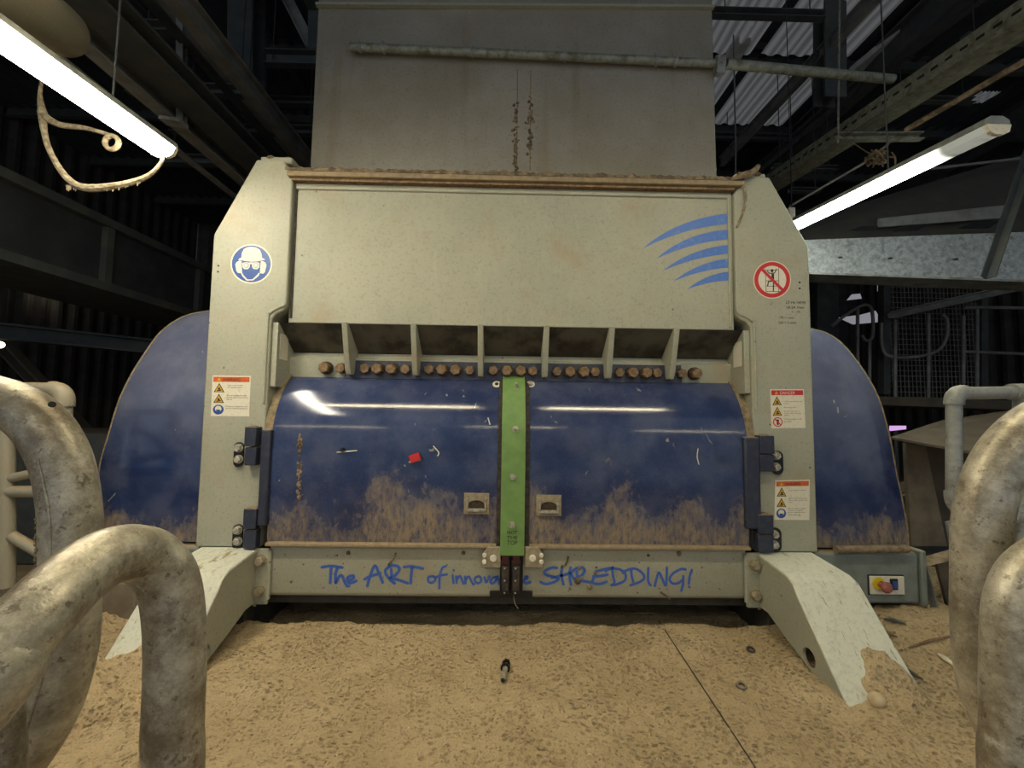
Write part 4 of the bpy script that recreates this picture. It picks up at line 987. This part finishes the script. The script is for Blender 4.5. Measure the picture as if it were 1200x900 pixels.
b.tube([cN+Vector((.03, -.1, -.02)), cN+Vector((.035, -.12, -.08)), cN+Vector((.03, -.12, -.14))], .006, 5, smooth=3)
b.tube([cN, (cN.x, cN.y+.3, P(1030, 160, .75).z)], .004, 5)
tag(b.build('dusty_tangle'), 'tangle of dusty string hanging above the right lamp', 'tangle')
tag(mb('white').box(*sorted((P(925, 248, 1.3).x, P(932, 248, 1.3).x)), 1.3, 1.36, P(928, 253, 1.3).z, P(928, 243, 1.3).z).mat('steel_dark').tube([P(928, 245, 1.33), (P(928, 245, 1.33).x, 1.33, CE)], .004, 6).build('junction_box'), 'tiny pale box beside the right frame and lamp', 'box')
def rb(a, b_, w_, h, kind, m, label, name='roof_beam'): return bar(name, label, 'beam', m, a, b_, w_, h, kind)
rb(P(845, 190, 4.2), P(1035, -15, 1.5), .09, .16, 'I', 'steel_lit', 'roof beam sloping from behind the chute to the top, left of the tray')
rb(P(880, 205, 4.4), P(1010, 95, 2.8), .09, .12, 'C', 'steel', 'lower roof beam between the chute and the cable tray')
rb(P(1002, 85, 2.9), P(1130, -20, 1.8), .22, .08, 'box', 'steel_skylit', 'pale flat roof beam left of the cable tray near the top')
rb(P(1040, 78, 2.6), P(1170, -20, 1.6), .10, .12, 'I', 'steel', 'dark roof beam closest above the cable tray')
rb(P(852, 78, 3.0), P(908, -15, 2.2), .22, .06, 'box', 'steel_skylit', 'pale flat rafter right of the chute crossing the glowing roof sheets')
rb(P(893, 78, 3.4), P(960, -15, 2.6), .05, .08, 'box', 'steel_dark', 'thin dark rafter crossing the glowing roof sheets')
rb(P(972, 120, 2.2), P(972, -25, 2.2), .26, .2, 'I', 'steel', 'dark column hanging from the roof right of the chute', 'hanger_post')
for i, (x0, x1, py, Y, h, lb_) in enumerate(((834, 965, 15, 1.9, .09, 'dark tie beam at the top right of the chute'), (834, 950, 49, 2.8, .10, 'dark cross member across the glowing roof sheets'), (838, 960, 160, 4.0, .10, 'cross member right of the chute near the frame top'), (838, 1000, 130, 4.6, .22, 'broad dim cross member right of the chute'), (1045, 1140, 116, 2.4, .07, 'cross member right of the cable tray'), (1130, 1230, 45, 1.5, .08, 'cross member at the upper right edge'), (905, 980, 196, 3.2, .07, 'short cross member below the cable tray'), (925, 960, 223, 2.9, .06, 'shortest cross member above the right lamp'))):
    a = P(x0, py, Y); b_ = P(x1, py, Y); b_.z = a.z; rb(a, b_, .08, h, 'C', 'steel' if i != 3 else 'steel_dark', lb_, 'cross_member')
# galvanised channel across the right
cnn = thing('conveyor_side_channel', 'big galvanised channel crossing at the right above the handrails', 'channel', P(1070, 325, 1.2))
a0, b0, c0, d0 = P(930, 318, 1.5), P(1260, 330, .95), P(1260, 272, .95), P(930, 284, 1.5)
def slab(b, q, off): return b.add([Vector(v) for v in q]+[Vector(v)+Vector(off) for v in q], [(0, 1, 2, 3), (7, 6, 5, 4), (0, 4, 5, 1), (1, 5, 6, 2), (2, 6, 7, 3), (3, 7, 4, 0)])
slab(mb('channel'), [a0, b0, c0, d0], (0, .02, 0)).build('channel_web', cnn)
slab(mb('galv'), [a0-Vector((0, 0, .0)), b0, b0-Vector((0, 0, .02)), a0-Vector((0, 0, .02))], (.02, .25, 0)).build('bottom_flange', cnn)
slab(mb('channel'), [c0, d0, d0+Vector((0, .0, .02)), c0+Vector((0, 0, .02))], (.05, .35, .05)).build('top_flange', cnn)
for px, py in ((982, 303), (1040, 304), (1116, 305)):
    p = P(px, py, 1.25+(1070-px)*.0015); mb('signblack').beam(p+Vector((-.014, -.03, 0)), p+Vector((.014, -.03, 0)), .02, .012).build('slot', cnn)
for px, py in ((1161, 279), (1185, 279)):
    p = P(px, py, 1.02); mb('bolt').cyl(p, (0, -1, 0), .014, .02, 8).build('bolt', cnn)
# inclined chute above the channel
ic = thing('inclined_chute', 'dark inclined steel chute above the galvanised channel at the right', 'chute', P(1070, 280, 1.6))
slab(mb('steel'), [P(935, 282, 1.95), P(1260, 268, 1.45), P(1260, 165, 1.9), P(935, 262, 2.9)], (0, .03, .03)).build('chute_side', ic)
slab(mb('steel_lit'), [P(1030, 266, 1.7), P(1180, 255, 1.5), P(1180, 240, 1.5), P(1030, 256, 1.7)], (0, .02, 0)).build('edge_plate', ic)
for q in (((995, 270), (1020, 270), (1030, 265), (1010, 265)), ((1045, 271), (1075, 270), (1087, 263), (1062, 264)), ((1122, 268), (1160, 267), (1172, 259), (1140, 261))):
    slab(mb('black'), [P(x, y, 1.38) for x, y in q], (0, .01, 0)).build('slot_opening', ic)
mb('steel_lit').tube([P(1030, 205, 1.9), P(1260, 178, 1.7)], .015, 8).build('edge_pipe', ic)
bar('diagonal_strut', 'dark diagonal strut crossing the galvanised channel at the right edge', 'strut', 'steel', P(1158, 324, .82), P(1212, 165, .9), .07, .06, 'L')
# walkway in the dark at the back right
fp = thing('mesh_fence', 'dark wire mesh fence panel in the background at the right', 'fence', (P(1100, 480, 4).x, 4, .8))
b = mb('steel_lit'); YF = 3.5
xa, xb = P(1035, 400, YF).x, P(1150, 400, YF).x; zt, zb_ = P(1090, 325, YF).z, P(1090, 466, YF).z
for i in range(26): x = xa+(xb-xa)*i/25; b.beam((x, YF, zb_), (x, YF, zt), .008, .008)
for i in range(24): z = zb_+(zt-zb_)*i/23; b.beam((xa, YF, z), (xb, YF, z), .008, .008)
b.build('wire_mesh', fp)
for px in (1036, 1150): mb('steel').beam(P(px, 325, YF), P(px, 462, YF), .1, .1).build('fence_post', fp)
bar('walkway_girder', 'sloping dark girder in front of the mesh fence at the right', 'girder', 'steel_lit', P(1042, 370, 3.25), P(1200, 335, 2.7), .1, .1, 'C')
bar('walkway_edge', 'dusty walkway edge below the far handrails at the right', 'walkway', 'dimplate', P(950, 468, 3.7), P(1240, 478, 3.0), .7, .12)
bar('dark_column', 'dark column between right hood and far handrails', 'column', 'steel', P(962, 330, 4.2), P(962, 480, 4.2), .35, .3, 'I')
def frail(lbl, pts, Y): 
    t = thing('far_handrail', lbl, 'handrail', P(*pts[0][-1], Y), 'far dark handrails')
    for q in pts: mb('steel_lit').tube([P(x, y, Y) for x, y in q], .022, 8, smooth=5 if len(q) > 2 else 0).build('rail_tube', t, ang=60)
frail('far handrail with a pointed loop just right of the blue hood', [[(974, 383), (990, 370), (1010, 358), (1020, 360), (1023, 375), (1022, 395), (1015, 399), (1010, 393)], [(1005, 362), (1005, 466)], [(1019, 400), (1019, 466)]], 3.4)
frail('far handrail of rounded loops in front of the mesh fence', [[(1033, 378), (1033, 400), (1038, 415), (1055, 419), (1080, 417), (1100, 410), (1109, 395), (1110, 375), (1103, 368)], [(1049, 375), (1049, 468)], [(1088, 368), (1088, 468)]], 3.2)
frail('far handrail at the right edge of the background', [[(1129, 370), (1129, 450)], [(1145, 362), (1145, 470)], [(1130, 412), (1210, 415)], [(1130, 360), (1210, 361)]], 3.1)
struct(mb('daylight').add([P(992, 352, 6), P(1010, 350, 6), P(1008, 344, 6), P(998, 345, 6)]+[P(x, y, 6.02) for x, y in ((992, 352), (1010, 350), (1008, 344), (998, 345))], [(0, 1, 2, 3), (7, 6, 5, 4)]).build('window_11'))
struct(mb('daylight').prism([XZ(1029, 341, 6.), XZ(1034, 341, 6.), XZ(1034, 330, 6.), XZ(1029, 330, 6.)], 'y', 6, 6.02).build('window_12'))
struct(mb('daylight').prism([XZ(983, 372, 5.8), XZ(1000, 380, 5.8), XZ(1034, 377, 5.8), XZ(1026, 364, 5.8), XZ(1008, 369, 5.8)], 'y', 5.8, 5.82).build('window_13'))
tag(mb('pinklight').prism([XZ(1044, 505, 2.4), XZ(1062, 503, 2.4), XZ(1062, 499, 2.4), XZ(1044, 499, 2.4)], 'y', 2.4, 2.42).mat('steel_dark').tube([(P(1052, 505, 2.4).x, 2.43, P(1052, 502, 2.4).z), (P(1052, 505, 2.4).x, 2.43, -.2)], .02, 8).build('pink_light'), 'tiny pink light between the blue hood and the brown table plate', 'light')
# brown sloped plate and its supports
tp = thing('sloped_plate', 'flat brown steel plate standing behind the right guard rail', 'plate', P(1120, 560, .5))
T1, T2, T3, T4 = P(1044, 512, .35), P(1260, 552, -.25), P(1260, 470, .9), P(1105, 492, 1.0)
slab(mb('dimplate'), [T1, T2, T3, T4], (0, 0, -.015)).build('plate_top', tp)
T1b = P(1048, 512, .4); slab(mb('concrete'), [P(1062, 519, .5), P(1085, 523, .5), P(1110, 640, .5), P(1068, 640, .5)], (0, .03, 0)).build('side_plate', tp)
slab(mb('dimplate'), [P(1085, 523, .6), P(1240, 550, .6), P(1240, 640, .6), P(1110, 640, .6)], (0, .05, 0)).build('rear_plate', tp)
bk = thing('angle_bracket_stand', 'grey folded steel stand on the dusty floor beside the control box', 'stand', P(1110, 715, .1))
slab(mb('galv'), [P(1075, 658, .1), P(1086, 664, .05), P(1101, 719, .05), P(1091, 714, .1)], (.02, .015, 0)).build('front_leg', bk)
slab(mb('dust'), [P(1075, 658, .1), P(1086, 664, .05), P(1150, 648, .05), P(1135, 641, .1)], (0, .01, .012)).build('top_plate', bk)
slab(mb('dimplate'), [P(1098, 660, .25), P(1200, 640, .25), P(1200, 720, .25), P(1112, 715, .25)], (0, .02, 0)).build('back_plate', bk)
slab(mb('galv'), [P(1110, 612, .15), P(1123, 608, .15), P(1130, 650, .15), P(1118, 655, .15)], (0, .015, 0)).build('upper_tab', bk)
tbox('machine_skid', 'long dark machine skid behind the folded stand at the right', 'skid', 'steel', (2.75, 5.2, .9, 1.6, -.2, .62), .02)
# ================================================================== LOOSE THINGS ON THE SAND
def onfloor(px, py):
    y = -.5
    for _ in range(30):
        p = P(px, py, y); h = hfloor(p.x, p.y)
        # move along the ray until it meets the floor
        dz = p.z-h; d = (p-CAM); k = dz/(-d.z/ d.length) if d.z < 0 else 0; q = p+d.normalized()*k; y = q.y
    return P(px, py, y)
o = onfloor(593, 792); lb2 = thing('loose_bolt', 'loose steel bolt lying on the sand in front of the machine', 'bolt', o)
t = Vector((.1, -1, .1)).normalized()
ax = Vector((-.14, -1, -.05)).normalized(); s0 = o+Vector((.0, .05, .022))
b = mb('bolt'); b.tube([s0, s0+ax*.11], .013, 14); b.mat('signblack').tube([s0+ax*.11, s0+ax*.115], [.011, .008], 14); b.build('bolt_shank', lb2)
b = mb('black'); hexbolt(b, s0, -ax, .021, .022, False); b.build('bolt_head', lb2)
mb('black').cyl(s0+ax*.018, ax, .024, .009, 20).build('collar', lb2)
def ring(px, py, r, m, name, label, cat):
    o = onfloor(px, py)+Vector((0, 0, .008)); tag(mb(m).tube([o+Vector((r*math.cos(a), r*.9*math.sin(a), .3*r*math.sin(a))) for a in [2*math.pi*k/16 for k in range(17)]], r*.38, 8, cap=False).build(name), label, cat)
ring(880, 763, .016, 'rubber', 'rubber_ring', 'small dark ring on the sand near the right foot hole', 'ring')
ring(869, 806, .018, 'hinge', 'blue_ring', 'small dark blue ring on the sand left of the right foot', 'ring')
o = onfloor(1028, 826); tag(mb('stone').ball(o+Vector((0, 0, .02)), .033, 10, (1, .95, .95)).build('round_stone'), 'round tan stone at the tip of the right foot', 'stone')
def heap(cx, cy, base, rx, ry, h, tilt, name, label, seed):
    b = mb('sand'); n = 48; vs = []; fs = []
    for i in range(n+1):
        for k in range(n+1):
            u, v = i/n*2-1, k/n*2-1; r = math.sqrt(u*u+v*v)*(1+.18*noise.noise(Vector((u*2, v*2, seed))))
            x = cx+u*rx; y = cy+v*ry; s = max(0, 1-r)
            z = base(x, y)-.03+(h+.03)*min(1, s*2.2)**.7*(1 if s > 0 else 0)+(.015*noise.fractal(Vector((x*18, y*22, seed)), .7, 2., 4) if s > 0 else 0)
            vs.append((x, y, z))
    for i in range(n):
        for k in range(n): a = i*(n+1)+k; fs.append((a, a+n+1, a+n+2, a+1))
    b.add(vs, fs); tag(b.build(name, ang=180), label, 'dust pile', 'heaps on the feet')
legz = lambda y: .325+(y+.345)*(.355/.315)
heap(1.775, -.62, lambda x, y: max(hfloor(x, y), min(legz(y)+.01, .2)) if x < 1.9 else hfloor(x, y), .15, .14, .035, 0, 'dust_heap', 'heap of sand on the tip of the right foot', 3)
heap(-1.70, -.66, lambda x, y: max(hfloor(x, y), min(legz(y)+.01, .2)) if x > -1.83 else hfloor(x, y), .24, .17, .05, 0, 'dust_heap', 'heap of sand on the tip of the left foot', 8)
# scraps of wood on the right
for i, (a, c, r, m, lb_) in enumerate((((1044, 778), (1082, 798), .012, 'steel', 'dark splinter beside the right foot'), ((1100, 768), (1124, 786), .012, 'white', 'pale splinter near the right loops'), ((1060, 762), (1125, 745), .008, 'rust', 'thin stick lying across the sand at the right'), ((1036, 727), (1062, 733), .012, 'steel', 'dark scrap below the control box'), ((1030, 740), (1052, 748), .010, 'rust', 'brown scrap between foot and control box'))):
    p, q = onfloor(*a), onfloor(*c); tag(mb(m).tube([p+Vector((0, 0, r*.6)), (p+q)/2+Vector((0, .01, r*.9)), q+Vector((0, 0, r*.6))], [r*.4, r, r*.3], 6, smooth=3).build('wood_splinter'), lb_, 'splinter', 'splinters on the sand')
pts = [onfloor(772+i*(885-772)/14, 728+i*(900-728)/14)+Vector((0, 0, .003)) for i in range(15)]
tag(mb('rubber').tube(pts, .003, 6).build('thin_wire'), 'thin dark wire line running over the sand right of centre', 'wire')
for o in bpy.data.objects:
    if '_o' in o: del o['_o']
